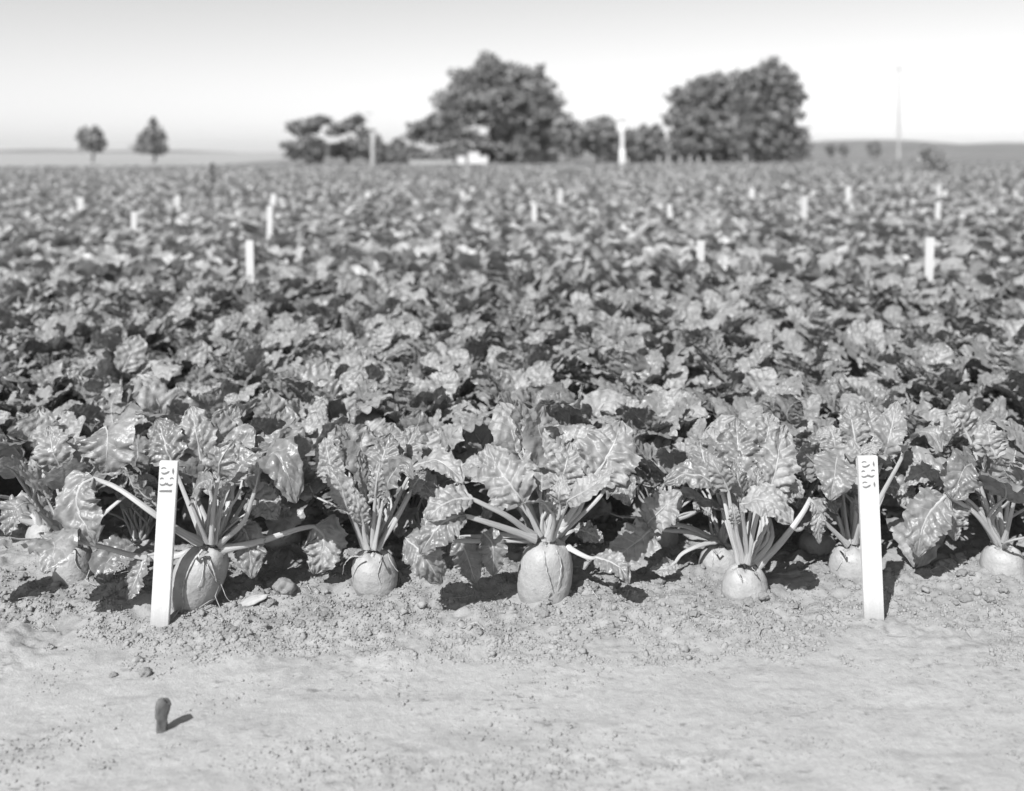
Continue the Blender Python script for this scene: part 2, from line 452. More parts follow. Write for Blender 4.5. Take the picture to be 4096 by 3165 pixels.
def build_generic(spec, seed, nu, nv, k, hint_roll=0.0, with_stalk=True):
    kind, e0, e1, e2, lp, lb = spec
    pet, bl, em, joint = generic(e0, e1, e2, lp, lb, random.Random(seed).uniform(-1, 1), seed)
    if np.linalg.norm(pet[-1] - joint) > 1e-6: pet = np.vstack([pet, joint])
    r = random.Random(seed + 5)
    nrm = np.array([-math.sin(em), 0, math.cos(em)]); roll = r.uniform(-.5, .5)
    hint = nrm * math.cos(roll) + np.array([0, 1, 0]) * math.sin(roll)
    w = lb * r.uniform(.70, .96)
    V, Fc, uv, mid, T, Nn, L = blade(bl, w, hint, seed, nu, nv, r.uniform(.45, 1.0), r.uniform(.02, .32), r.uniform(.8, 1.3), .8, r.uniform(0, .25), rag=1.2 if nu > 10 else 0)
    st = stalk(pet, mid, r.uniform(.0042, .0062), hint, k, 9 if k > 4 else 5, 8 if k > 4 else 3) if with_stalk else None
    return (V, Fc, uv), st
LIB = {'in': [], 'mid': [], 'out': []}
for i, s in enumerate(SPECS):
    b_, st_ = build_generic(s, 100 + i, 16, 26, 7)
    bm_ = mesh('leaf', b_[0], b_[1], M_LEAF, b_[2]); sm_ = mesh('petiole', st_[0], st_[1], M_PET, st_[2])
    V = np.vstack([b_[0], st_[0]]); Fc = np.vstack([b_[1], st_[1] + len(b_[0])]); uv = np.vstack([b_[2], st_[2]])
    both = mesh('leaf', V, Fc, [M_LEAF, M_PET], uv, mi=[0] * len(b_[1]) + [1] * len(st_[1]))
    LIB[s[0]].append((bm_, sm_, both))

# ---------------------------------------------------------------- roots
ROOT_PROF = [(0.0, 0.42), (0.02, 0.58), (0.07, 0.76), (0.15, 0.89), (0.26, 0.97), (0.38, 1.0), (0.5, 0.99), (0.62, 0.94), (0.74, 0.84), (0.86, 0.68), (1.0, 0.45)]
def root_mesh(R, top, bot, lean, seed, sides=28, squash=1.0):
    """lathe: crown at z=top, buried end at z=bot, widest below the shoulder"""
    r = np.random.RandomState(seed)
    prof = [(0.0, 0.42), (0.02, 0.58), (0.07, 0.76), (0.15, 0.89), (0.26, 0.97), (0.38, 1.0), (0.5, 0.99), (0.62, 0.94), (0.74, 0.84), (0.86, 0.68), (1.0, 0.45)]
    n = 27; t = np.concatenate([[0], np.linspace(0, 1, n - 1)])
    rad = np.interp(t, [p[0] for p in prof], [p[1] for p in prof]) * R; rad[0] = .01 * R
    a = np.linspace(0, 2 * np.pi, sides, endpoint=False)
    V = []
    for i in range(n):
        z = top + (bot - top) * t[i]
        wob = 1 + 0.035 * np.sin(2 * a + r.uniform(0, .3) + 3 * t[i]) + 0.025 * np.sin(3 * a + 5 * t[i] + seed) + 0.004 * np.sin(t[i] * 40 + 2 * np.sin(a + seed)) + 0.008 * r.randn(sides)
        cx = lean[0] * (z - bot) / (top - bot); cy = lean[1] * (z - bot) / (top - bot)
        V.append(np.stack([cx + rad[i] * wob * np.cos(a), cy + rad[i] * wob * np.sin(a) * squash, np.full(sides, z) + (0.004 * np.sin(5 * a + seed) if i < 3 else 0)], -1))
    V = np.concatenate(V)
    ix = np.arange(n * sides).reshape(n, sides); nx_ = np.roll(ix, -1, 1)
    Fc = np.stack([ix[:-1], ix[1:], nx_[1:], nx_[:-1]], -1).reshape(-1, 4)
    return V, Fc
def crown_mesh(c, r0, seed, n=34):
    """knobbly cap of old leaf bases"""
    r = np.random.RandomState(seed); Vs = []; Fs = []; o = 0
    ico = bmesh.new(); bmesh.ops.create_icosphere(ico, subdivisions=1, radius=1)
    iv = np.array([v.co[:] for v in ico.verts]); iff = np.array([[v.index for v in f.verts] for f in ico.faces]); ico.free()
    for k in range(n):
        a = r.uniform(0, 6.28); q_ = math.sqrt(r.uniform(0, 1)) * r0
        s = np.array([r.uniform(.5, 1.1), r.uniform(.5, 1.1), r.uniform(.4, .9)]) * r0 * 0.33
        d = np.array([math.cos(a) * q_, math.sin(a) * q_, -0.55 * q_ * q_ / r0 + r.uniform(-.002, .004)])
        Vs.append(iv * s * (1 + 0.25 * r.randn(len(iv), 1)) + d + c); Fs.append(iff + o); o += len(iv)
    for k in range(30):                                                # torn stubs round the rim
        a = r.uniform(0, 6.28); q_ = r.uniform(.55, 1.15) * r0; h = r.uniform(.004, .014)
        b0 = np.array([math.cos(a) * q_, math.sin(a) * q_, -0.5 * q_ * q_ / r0 - .003]); t = np.array([-math.sin(a), math.cos(a), 0]) * r.uniform(.002, .006)
        tip = b0 + np.array([math.cos(a) * r.uniform(-.2, .9) * h, math.sin(a) * r.uniform(-.2, .9) * h, h * r.uniform(.2, 1)])
        dd = np.array([math.cos(a), math.sin(a), 0]) * .0015
        Vs.append(np.array([b0 - t, b0 + t, tip + t * .6, tip - t * .5, b0 - t + dd, b0 + t + dd, tip + t * .6 + dd, tip - t * .5 + dd]) + c)
        Fs.append(np.array([[0, 1, 2], [0, 2, 3], [4, 6, 5], [4, 7, 6], [3, 2, 6], [3, 6, 7], [1, 5, 6], [1, 6, 2], [0, 3, 7], [0, 7, 4]]) + o); o += 8
    return np.vstack(Vs), np.vstack(Fs)
def add_root(parent, R, top, bot, lean, seed, rootlets=(), squash=1.0):
    V, Fc = root_mesh(R, top, bot, lean, seed, squash=squash)
    ro = obj('root', mesh('root', V, Fc, M_ROOT), parent)
    V, Fc = crown_mesh(np.array([lean[0], lean[1], top]), R * 0.55, seed + 1)
    obj('crown', mesh('crown', V, Fc, M_CROWN), ro)
    for pts, rr in rootlets:
        c = catmull(pts, 16); r = np.random.RandomState(len(pts) + seed)
        c[1:-1, 0::2] += r.randn(14, 2) * 0.0007
        for q_ in c:                                                   # lay the fibre on the skin where it crosses the root
            tt = (q_[2] - top) / (bot - top)
            if 0 <= tt <= 1:
                rl_ = np.interp(tt, [p_[0] for p_ in ROOT_PROF], [p_[1] for p_ in ROOT_PROF]) * R * 1.02 + rr * .4
                dx = q_[0] - lean[0] * (q_[2] - bot) / (top - bot)
                if abs(dx) < rl_: q_[1] = min(-math.sqrt(rl_ ** 2 - dx * dx) * squash, -.004)
        V, Fc, uv = tube(c, np.linspace(rr, rr * 0.3, 16), 6)
        obj('rootlet', mesh('rootlet', V, Fc, M_RLET, uv), ro)
    return ro

# ---------------------------------------------------------------- the plants of the front row, leaf by leaf
def generic_leaves(parent, z0, n_in, n_mid, n_out, r, az0=0.0, sep=True, scale=1.0, arc=None, lean=(0, 0)):
    k = 0; tot = n_in + n_mid + n_out
    for kind, n in (('in', n_in), ('mid', n_mid), ('out', n_out)):
        for i in range(n):
            bm_, sm_, both = r.choice(LIB[kind])
            az = az0 + k * 2.39996 + r.uniform(-.35, .35) if arc is None else r.uniform(*arc)
            k += 1
            s = scale * r.uniform(.85, 1.12)
            rot = (r.uniform(-.14, .14), r.uniform(-.14, .14), az)
            o = obj('leaf', bm_ if sep else both, parent, (lean[0], lean[1], z0 - 0.004), rot, s)
            if sep: obj('petiole', sm_, o)
def hero(label, tr, crown, D, root, leaves, seed, extra=(0, 0, 0), rootlets=(), arc=(0.5, 2.6), group=None):
    sc_, ox, oy = tr
    def W(p): return P(ox + p[0] * sc_, oy + p[1] * sc_, D + (p[2] if len(p) > 2 else 0))
    cw = W(crown)
    R, bot, base = root                                                # radius, bottom z, base pixel
    bx = (ox + base * sc_ - 512) / F * D
    loc = np.array([bx, D, 0.0])
    e = empty('beet_plant', loc)
    tag(e, label, 'beet plant', group)
    lean = (cw[0] - bx, 0.0)
    rl = [([W(p) - loc + np.array([0, -.007, 0]) for p in pts], rr * 1.25) for pts, rr in rootlets]
    add_root(e, R, cw[2] - 0.002, bot, lean, seed, rl)
    for i, lf in enumerate(leaves):
        pet = [W(p) - loc for p in lf['p']]; bl = [W(p) - loc for p in lf['b']]
        if np.linalg.norm(pet[-1] - bl[0]) > 1e-4: pet.append(bl[0])
        w = lf['w'] * sc_ / F * D
        V, Fc, uv, mid, T, Nn, L = blade(bl, w, lf.get('f', (0, -.8, .5)), seed * 50 + i, 30, 48, lf.get('r', 1.0), lf.get('fold', .22), lf.get('k', 1.0), 1.0, lf.get('c', 0.12), rag=1.5)
        o = obj('leaf', mesh('leaf', V, Fc, M_LEAF, uv), e)
        V, Fc, uv = stalk(pet, mid, lf.get('s', .0062), lf.get('f', (0, -.8, .5)), 10)
        obj('petiole', mesh('petiole', V, Fc, M_PET, uv), o)
    generic_leaves(e, cw[2], *extra, random.Random(seed), arc=arc, lean=lean)
    return e
def lf(p, b, w, f=(0, -.8, .5), **k): return dict(p=p, b=b, w=w, f=f, **k)

Z4 = (.1555, 62.5, 387.5); Z5 = (.1408, 300, 387.5); Z6 = (.1408, 462.5, 387.5); Z7 = (.1407, 650, 387.5); Z8 = (.1408, 787.5, 387.5)
# plant behind the stake numbered 531
hero('large beet plant leaning behind the left numbered stake, stringy rootlets on its root', Z4, (925, 1025), 2.53, (.066, -.028, 800), [
    lf([(900, 1000, 0), (740, 915, -.04), (560, 790, -.06), (360, 650, -.05), (230, 595, -.05)], [(200, 590, -.05), (120, 640, -.07), (95, 780, -.09), (150, 910, -.11), (210, 1020, -.1)], 300, (-.4, -.6, .6), c=.3, s=.008),
    lf([(880, 1020, .06), (700, 900, .08), (610, 780, .06)], [(610, 770, .05), (500, 660, .04), (370, 520, .03)], 230, (.1, .5, .7)),
    lf([(905, 990, .0), (830, 800, .02), (740, 570, .03)], [(705, 490, .03), (655, 340, .04), (600, 200, .09)], 260, (-.1, -.85, .4)),
    lf([(925, 985, .02), (850, 760, .04), (900, 580, .05)], [(900, 550, .05), (865, 330, .06), (830, 120, .11)], 260, (.1, -.85, .4)),
    lf([(955, 1000, -.02), (972, 780, -.05), (995, 620, -.08)], [(1000, 600, -.08), (1020, 470, -.1), (1090, 340, -.1)], 210, (.3, .7, .3)),
    lf([(930, 1000, -.02), (880, 880, -.05), (835, 760, -.07)], [(830, 740, -.07), (850, 650, -.1), (930, 600, -.13), (960, 660, -.15)], 150, (-.1, -.6, .7)),
    lf([(1000, 1015, 0), (1160, 870, -.03), (1225, 700, -.06)], [(1235, 650, -.06), (1270, 470, -.06), (1360, 420, -.1), (1440, 540, -.13), (1500, 740, -.13)], 270, (.2, -.6, .7)),
    lf([(985, 1000, .03), (1080, 760, .05)], [(1095, 560, .05), (1160, 430, .06), (1250, 310, .1)], 240, (.1, -.8, .5)),
    lf([(1000, 1045, 0), (1250, 995, .03), (1500, 915, .07)], [(1620, 890, .10), (1680, 960, .10), (1670, 1080, .09), (1620, 1200, .08)], 300, (0, -.8, .4), s=.008),
    lf([(1010, 1020, .05), (1090, 920, .06)], [(1140, 880, .06), (1195, 980, .04), (1220, 1230, .02)], 230, (0, -1, .2)),
    lf([(880, 1045, .03), (580, 1100, -.0), (200, 1010, -.05)], [(40, 985, -.06), (-70, 1020, -.08), (-140, 1150, -.08)], 200, (-.2, -.6, .7), s=.0075),
    lf([(860, 1080, .05), (650, 1060, .02)], [(550, 1080, .0), (480, 1200, -.03), (430, 1370, -.03)], 190, (-.5, -.7, .2)),
    lf([(990, 1000, .06), (1130, 800, .08)], [(1190, 690, .09), (1300, 740, .07), (1390, 850, .05)], 220, (0, -.8, .5)),
    lf([(940, 980, .06), (960, 700, .09)], [(990, 420, .12), (1040, 260, .13), (1120, 120, .18)], 260, (.1, -.8, .5)),
    lf([(975, 1000, -.01), (1010, 820, -.02), (1020, 760, -.02)], [(1040, 700, -.02), (1110, 600, -.05), (1230, 560, -.1)], 170, (.2, -.4, .8)),
], 11, (3, 7, 2), [
    ([(905, 1035, -.05), (830, 1130, -.066), (775, 1270, -.07), (765, 1400, -.075), (745, 1470, -.08)], .0042),
    ([(880, 1060, -.06), (895, 1150, -.07), (885, 1240, -.075), (860, 1300, -.072)], .0022),
    ([(925, 1080, -.05), (960, 1180, -.06), (985, 1320, -.06), (1025, 1420, -.07)], .0026),
    ([(970, 1080, .0), (1020, 1240, -.02), (1060, 1340, -.03), (1110, 1385, -.04)], .0018),
])
hero('beet plant with smooth rounded root standing clear between left stake and centre', Z5, (515, 1165), 2.60, (.0575, -.03, 545), [
    lf([(455, 1145, 0), (390, 960, -.02), (340, 860, -.03)], [(335, 850, -.03), (280, 690, -.05), (200, 540, -.03)], 200, (-.4, -.8, .4)),
    lf([(470, 1135, .02), (380, 900, .04)], [(250, 660, .06), (205, 520, .07), (180, 360, .11)], 250, (-.2, -.8, .5)),
    lf([(490, 1135, .03), (430, 850, .06)], [(385, 570, .08), (350, 420, .1), (320, 250, .15)], 240, (0, -.85, .4)),
    lf([(490, 1145, 0), (472, 950, 0)], [(460, 750, 0), (440, 600, 0), (430, 440, .03)], 150, (.8, -.5, .1)),
    lf([(512, 1145, -.01), (525, 900, -.04)], [(538, 780, -.05), (545, 650, -.07), (575, 520, -.05)], 140, (.2, .8, .3)),
    lf([(520, 1140, .02), (550, 850, .03)], [(560, 660, .03), (590, 500, .05), (640, 320, .09)], 260, (0, -.8, .5)),
    lf([(525, 1145, -.02), (575, 880, -.05)], [(585, 800, -.06), (640, 640, -.09), (740, 550, -.12), (810, 650, -.14)], 220, (-.2, -.7, .7)),
    lf([(535, 1135, .02), (690, 800, .02), (760, 650, .0)], [(820, 570, .0), (960, 520, -.03), (1080, 580, -.06), (1160, 670, -.08)], 210, (.1, -.5, .85), k=.8),
    lf([(545, 1145, .0), (700, 890, .0)], [(780, 730, .02), (870, 690, -.0), (970, 790, -.03)], 210, (.1, -.7, .6)),
    lf([(475, 1150, -.02), (455, 1040, -.03)], [(450, 980, -.04), (420, 840, -.06), (385, 710, -.06)], 150, (-.2, -.8, .4)),
    lf([(460, 1140, .06), (330, 850, .12)], [(200, 620, .15), (130, 690, .15), (60, 800, .13)], 150, (-.2, -.7, .5)),
    lf([(530, 1135, .05), (640, 780, .08)], [(700, 560, .10), (760, 420, .12), (830, 280, .17)], 240, (.1, -.8, .5)),
    lf([(548, 1150, -.01), (670, 960, -.02), (760, 800, -.02)], [(790, 740, -.02), (850, 640, -.04), (900, 600, -.06)], 130, (.2, -.6, .7)),
], 12, (3, 7, 1), [
    ([(440, 1190, -.05), (370, 1195, -.06), (320, 1250, -.06), (305, 1320, -.05)], .0026),
    ([(565, 1195, -.055), (570, 1260, -.063), (545, 1340, -.066), (560, 1395, -.066)], .0014),
    ([(630, 1170, -.02), (655, 1240, -.03), (700, 1300, -.03)], .002),
])
hero('biggest beet plant in the centre with tall barrel-shaped root and broad glossy leaves', Z6, (600, 1085), 2.565, (.068, -.055, 560), [
    lf([(520, 1065, -.02), (330, 920, -.08), (150, 830, -.12)], [(70, 790, -.13), (-50, 790, -.15), (-160, 850, -.17), (-250, 940, -.17)], 230, (-.1, -.7, .7), s=.008),
    lf([(520, 1075, -.03), (260, 985, -.1), (100, 935, -.14)], [(20, 910, -.15), (-120, 950, -.17), (-230, 1060, -.19), (-290, 1180, -.18)], 270, (-.2, -.8, .5), s=.008),
    lf([(500, 1065, 0), (300, 1045, -.03)], [(150, 1030, -.05), (215, 1120, -.07), (220, 1340, -.06)], 190, (0, -1, .2), k=.6),
    lf([(500, 1075, .03), (200, 1060, .0)], [(-20, 1060, -.02), (30, 1190, -.03), (100, 1395, -.04)], 220, (-.1, -1, .2), k=.6),
    lf([(490, 1080, 0), (100, 1090, -.06), (-250, 1080, -.11)], [(-410, 1070, -.12), (-310, 1150, -.16), (-230, 1260, -.17), (-150, 1390, -.15)], 250, (-.3, -.7, .6)),
    lf([(550, 1060, 0), (490, 930, -.01)], [(430, 810, -.02), (340, 690, -.03), (240, 550, .0), (180, 410, .05)], 350, (-.2, -.85, .4), k=1.3),
    lf([(560, 1060, .05), (440, 720, .08)], [(395, 500, .09), (375, 400, .1), (340, 280, .14)], 240, (-.1, -.8, .5)),
    lf([(590, 1060, .04), (620, 750, .05)], [(610, 590, .05), (570, 440, .05), (550, 280, .09)], 240, (-.5, -.7, .4), k=.7),
    lf([(605, 1065, 0), (645, 860, 0)], [(695, 720, 0), (730, 570, 0), (765, 390, .05)], 260, (0, -.85, .4), k=1.4),
    lf([(650, 1065, .02), (800, 850, 0)], [(925, 650, -.02), (1010, 520, -.02), (1085, 380, .0), (1120, 245, .06)], 430, (.05, -.85, .5), k=.9, fold=.12, s=.008),
    lf([(640, 1075, -.02), (700, 930, -.06)], [(755, 810, -.1), (870, 730, -.14), (980, 650, -.14), (1070, 580, -.12)], 200, (-.1, -.5, .85)),
    lf([(660, 1070, .03), (850, 900, .02), (980, 770, .01)], [(1040, 660, .0), (1130, 710, -.03), (1190, 840, -.05)], 230, (.1, -.8, .5)),
    lf([(620, 1075, -.03), (650, 960, -.06)], [(640, 890, -.08), (560, 820, -.11), (440, 810, -.12)], 130, (0, .4, .9)),
    lf([(630, 1070, -.02), (680, 930, -.05)], [(690, 870, -.06), (690, 740, -.08), (705, 610, -.06)], 170, (.4, .6, .3)),
    lf([(740, 1130, 0), (830, 1180, -.02), (900, 1210, -.04)], [(950, 1210, -.06), (1060, 1240, -.1), (1140, 1300, -.12), (1180, 1390, -.12)], 170, (.1, -.7, .6)),
    lf([(700, 1090, .05), (760, 1030, .06)], [(800, 1010, .08), (900, 1030, .06), (1000, 1100, .05)], 150, (0, -.7, .7)),
    lf([(640, 1060, .06), (760, 700, .10)], [(800, 520, .12), (830, 380, .13), (860, 250, .18)], 240, (0, -.8, .5)),
], 13, (3, 7, 1), [
    ([(580, 1180, -.06), (590, 1270, -.07), (620, 1370, -.07), (640, 1440, -.065)], .0028),
    ([(670, 1180, -.06), (700, 1260, -.06), (690, 1350, -.055), (670, 1420, -.05)], .0016),
    ([(620, 1440, -.062), (600, 1490, -.066), (630, 1500, -.064)], .0016),
])
hero('beet plant with short squat root and long pale stalks right of centre', Z7, (675, 1268), 2.575, (.058, -.07, 665), [
    lf([(640, 1250, -.02), (560, 940, -.02), (530, 800, -.01)], [(500, 720, -.0), (400, 640, .0), (260, 620, .0), (100, 690, -.01)], 230, (-.1, -.6, .8), s=.0075),
    lf([(660, 1245, .02), (645, 900, .04)], [(640, 580, .06), (630, 420, .08), (610, 220, .14)], 320, (0, -.85, .4), k=1.2),
    lf([(720, 1255, .01), (800, 950, .02)], [(855, 720, .03), (905, 540, .03), (955, 270, .09)], 310, (.1, -.9, .4), k=1.3),
    lf([(695, 1255, -.03), (670, 1000, -.08), (650, 880, -.11)], [(640, 830, -.12), (770, 790, -.16), (890, 830, -.18), (990, 970, -.18)], 240, (.1, -.7, .7), k=1.3),
    lf([(650, 1250, -.01), (590, 960, -.04)], [(555, 730, -.05), (490, 600, -.07), (410, 460, -.05)], 170, (-.4, -.6, .5)),
    lf([(675, 1250, -.02), (665, 950, -.02)], [(660, 780, -.02), (620, 640, -.03), (600, 510, 0)], 170, (.3, -.6, .2)),
    lf([(700, 1250, .01), (740, 950, .0)], [(760, 770, 0), (765, 660, 0), (770, 560, .02)], 110, (.1, -.8, .3)),
    lf([(760, 1270, 0), (930, 1100, .02), (1080, 900, .04)], [(1140, 790, .05), (1190, 870, .05), (1200, 1110, .05)], 120, (.2, -.8, .4), s=.0085),
    lf([(690, 1250, -.04), (720, 1080, -.06), (760, 920, -.07)], [(790, 830, -.07), (850, 760, -.08), (930, 740, -.1)], 120, (.1, -.6, .7)),
    lf([(730, 1255, .02), (790, 1050, .03), (830, 940, .04)], [(900, 800, .05), (1010, 720, .04), (1090, 780, .03)], 180, (.1, -.7, .6)),
    lf([(640, 1255, .02), (560, 1000, .05)], [(440, 640, .09), (380, 500, .11), (350, 360, .15)], 230, (-.2, -.8, .5)),
    lf([(665, 1245, -.03), (620, 1050, -.05)], [(610, 980, -.06), (600, 900, -.07), (590, 820, -.07)], 90, (-.2, -.8, .3)),
    lf([(700, 1245, .05), (760, 800, .09)], [(800, 480, .12), (840, 300, .14), (870, 180, .18)], 240, (.1, -.8, .5)),
], 14, (3, 7, 1), [
    ([(610, 1270, -.05), (630, 1310, -.058), (640, 1350, -.06)], .0014),
    ([(720, 1270, -.045), (760, 1330, -.05), (790, 1400, -.045)], .0016),
])
hero('beet plant half hidden behind the squat-rooted one, stalks spreading low to the left', Z7, (500, 1112), 2.76, (.055, -.06, 490), [
    lf([(490, 1100, 0), (300, 1000, -.03), (150, 975, -.06)], [(30, 985, -.09), (-60, 1070, -.13), (-190, 1170, -.16), (-290, 1270, -.17)], 260, (-.1, -.85, .4), s=.007),
    lf([(480, 1090, .02), (300, 1030, -.02), (80, 1010, -.06)], [(-20, 970, -.1), (90, 860, -.12), (220, 740, -.1)], 240, (0, -.8, .5), k=.7),
    lf([(470, 1090, -.02), (330, 1130, -.06), (230, 1180, -.08)], [(180, 1240, -.1), (100, 1290, -.12), (0, 1290, -.12)], 130, (0, -.5, .8)),
    lf([(520, 1090, .02), (470, 980, .03)], [(430, 900, .04), (370, 850, .04), (310, 870, .03)], 160, (-.1, -.4, .8)),
    lf([(530, 1090, .03), (520, 800, .06)], [(500, 600, .08), (460, 430, .1), (430, 280, .14)], 260, (0, -.8, .5)),
], 15, (2, 4, 1), [
    ([(500, 1150, -.055), (460, 1200, -.06), (450, 1280, -.06)], .0026),
])
hero('beet plant with upright shaded stalks beside the right numbered stake', Z8, (455, 1112), 2.68, (.058, -.045, 450), [
    lf([(440, 1105, 0), (400, 800, .02), (395, 580, .0)], [(360, 490, -.05), (340, 600, -.11), (300, 800, -.13)], 300, (-.05, -.85, .5), k=.6, s=.007),
    lf([(470, 1100, .0), (490, 800, .0), (495, 600, .0)], [(500, 510, 0), (560, 445, -.02), (670, 400, -.04)], 150, (0, .5, -.8)),
    lf([(480, 1105, .02), (590, 750, .04)], [(680, 500, .05), (730, 330, .05), (775, 100, .11)], 220, (-.3, -.8, .3)),
    lf([(430, 1120, -.02), (340, 1030, -.04), (260, 950, -.06)], [(240, 900, -.06), (215, 960, -.07), (225, 1110, -.07)], 100, (0, -.9, .3)),
    lf([(490, 1110, .0), (660, 780, .0), (780, 560, -.03)], [(830, 460, -.04), (900, 330, -.06), (1000, 320, -.1), (1090, 460, -.12)], 230, (.1, -.6, .7), k=.7),
    lf([(440, 1105, .02), (390, 850, .05)], [(350, 500, .08), (330, 380, .1), (300, 260, .13)], 220, (-.1, -.8, .5)),
    lf([(465, 1100, .02), (460, 800, .05)], [(480, 420, .08), (460, 260, .1), (430, 120, .14)], 230, (0, -.8, .5)),
    lf([(420, 1110, .0), (350, 900, .02)], [(270, 840, .02), (300, 780, .0), (340, 900, -.04)], 150, (0, -.7, .6)),
    lf([(470, 1105, .05), (540, 800, .08)], [(600, 420, .12), (590, 250, .13), (560, 90, .17)], 240, (.1, -.8, .5)),
    lf([(490, 1115, .02), (640, 850, .05)], [(700, 700, .08), (800, 720, .07), (930, 850, .05)], 220, (.1, -.6, .6)),
    lf([(480, 1110, -.02), (510, 980, -.04)], [(520, 900, -.05), (540, 780, -.05), (550, 660, -.04)], 120, (.1, -.8, .3)),
], 16, (2, 5, 1), [
    ([(400, 1150, -.055), (405, 1240, -.06), (370, 1330, -.06)], .0022),
])
hero('beet plant at the right end with big leaves hanging to the soil', Z8, (1530, 1120), 2.70, (.058, -.07, 1535), [
    lf([(1500, 1100, 0), (1420, 850, -.02), (1350, 640, -.03)], [(1310, 540, -.03), (1240, 600, -.07), (1180, 800, -.09)], 280, (-.1, -.9, .3), k=.8),
    lf([(1500, 1110, 0), (1350, 910, -.04), (1220, 815, -.06)], [(1120, 770, -.07), (1020, 880, -.1), (950, 1020, -.12), (925, 1200, -.12)], 300, (-.15, -.85, .4), k=.8, s=.008),
    lf([(1510, 1110, .0), (1380, 900, -.02), (1270, 790, -.02)], [(1180, 790, -.03), (1170, 900, -.06), (1190, 1090, -.07)], 240, (.2, -.9, .3)),
    lf([(1500, 1105, .04), (1330, 700, .06), (1200, 600, .05)], [(1060, 590, .04), (950, 610, .02), (840, 690, .0)], 180, (-.1, -.5, .8)),
    lf([(1520, 1100, .05), (1400, 650, .08)], [(1280, 330, .1), (1220, 220, .1), (1130, 180, .1)], 260, (-.1, -.8, .5)),
    lf([(1530, 1100, .02), (1500, 750, .02)], [(1480, 500, .02), (1440, 380, .02), (1400, 260, .06)], 260, (0, -.8, .5)),
    lf([(1540, 1100, -.02), (1600, 850, -.06)], [(1640, 700, -.08), (1720, 620, -.12), (1800, 700, -.16)], 240, (.1, -.7, .6)),
], 17, (3, 6, 3), arc=(0, 6.28))
hero('beet plant at the left end with one broad leaf draped over its stalk', Z4, (70, 1000), 2.68, (.05, -.07, 65), [
    lf([(70, 990, 0), (75, 700, 0), (130, 450, 0), (200, 320, -.01)], [(270, 245, -.04), (295, 330, -.09), (280, 480, -.11), (240, 560, -.1)], 360, (0, -.75, .6), k=.7),
    lf([(60, 990, 0), (20, 750, 0)], [(0, 560, 0), (-60, 400, 0), (-100, 250, .05)], 240, (-.1, -.8, .5)),
    lf([(50, 1000, 0), (-100, 850, -.03)], [(-190, 760, -.06), (-290, 780, -.1), (-370, 950, -.12)], 240, (-.1, -.7, .6)),
    lf([(80, 990, .04), (150, 750, .06)], [(230, 600, .08), (330, 560, .06), (400, 640, .04)], 200, (.1, -.7, .6)),
], 18, (3, 6, 3), [([(60, 1030, -.045), (90, 1170, -.05), (160, 1235, -.06), (280, 1290, -.08)], .002)], arc=(0, 6.28))

# ---------------------------------------------------------------- the field behind
field_r = random.Random(21)
plants = []
ROW = 0.37
for i in range(-140, 141):
    y = 2.92 + field_r.uniform(-.05, .1)
    while y < 95:
        x = i * ROW + 0.10 + field_r.uniform(-.06, .06) - 0.01 * (y - 3)
        yy = y + field_r.uniform(-.04, .04)
        if abs(x) < 0.56 * yy + 0.45 and yy < edge_y(x): plants.append((yy, x))
        y += 0.225 * (1 if y < 18 else 1.25 if y < 30 else 2.0)
plants.sort()
_st = []
for _x, _b in ((79.7, 208.5), (134, 228), (176.5, 202.5), (269, 229.5), (273, 201.8), (251, 258.8), (367.6, 198.6), (559.4, 200), (534.5, 215), (670.5, 214.5), (699, 254.2), (751.7, 195.6), (803.7, 210.2), (848, 195.2), (938.7, 192.8), (937, 216), (927.5, 262.5)):
    _d = (H - 0.415) * F / (_b - HY); _st.append(((_x - 512) / F * _d, _d))
plants = [(y, x) for (y, x) in plants if not any(-.05 < sy - y < .17 and abs(sx - x) < .13 for sx, sy in _st)]   # stakes stand in small gaps of the crop
NEAR = 290
for n, (y, x) in enumerate(plants[:NEAR]):
    e = empty('beet_plant', (x, y, 0), field_r.uniform(0, 6.28))
    if y < 3.35: tag(e, 'leafy beet plant rising directly behind the front row of exposed roots', 'beet plant', 'beet plants just behind the front row')
    else: tag(e, 'leafy beet plant merged into the dense canopy of the field', 'beet plant', 'beet plants of the dense canopy')
    z0 = field_r.uniform(.04, .085); s = field_r.uniform(.88, 1.12)
    if y < 3.8:
        V, Fc = root_mesh(.052, z0, -.06, (0, 0), n, 16)
        obj('root', mesh('root', V, Fc, M_ROOT), e)
    generic_leaves(e, z0, *((7, 13, 4) if y < 5 else (7, 13, 1)), field_r, field_r.uniform(0, 6.28), sep=y < 4.2, scale=s)
# the rest of the field, too many to count: one mass of real leaves
def lod_plant(seed, nu, nv, counts, stalks):
    r = random.Random(seed); Vs = []; Fs = []; o = 0; k = 0
    for kind, n in zip(('in', 'mid', 'out'), counts):
        pool = [s for s in SPECS if s[0] == kind]
        for i in range(n):
            (V, Fc, uv), st = build_generic(r.choice(pool), seed * 31 + k, nu, nv, 3, with_stalk=stalks)
            a = k * 2.39996 + r.uniform(-.4, .4); c_, s_ = math.cos(a), math.sin(a); k += 1
            Rm = np.array([[c_, -s_, 0], [s_, c_, 0], [0, 0, 1]])
            V = V @ Rm.T + np.array([0, 0, .08])
            Vs.append(V); Fs.append(Fc + o); o += len(V)
    return np.vstack(Vs).astype(np.float32), np.vstack(Fs)
lodA = [lod_plant(200 + i, 4, 4, (5, 10, 0), False) for i in range(10)]
lodC = [lod_plant(400 + i, 2, 2, (2, 6, 0), False) for i in range(8)]
lodB = [lod_plant(300 + i, 2, 3, (2, 7, 0), False) for i in range(8)]
Vs = []; Fs = []; off = 0
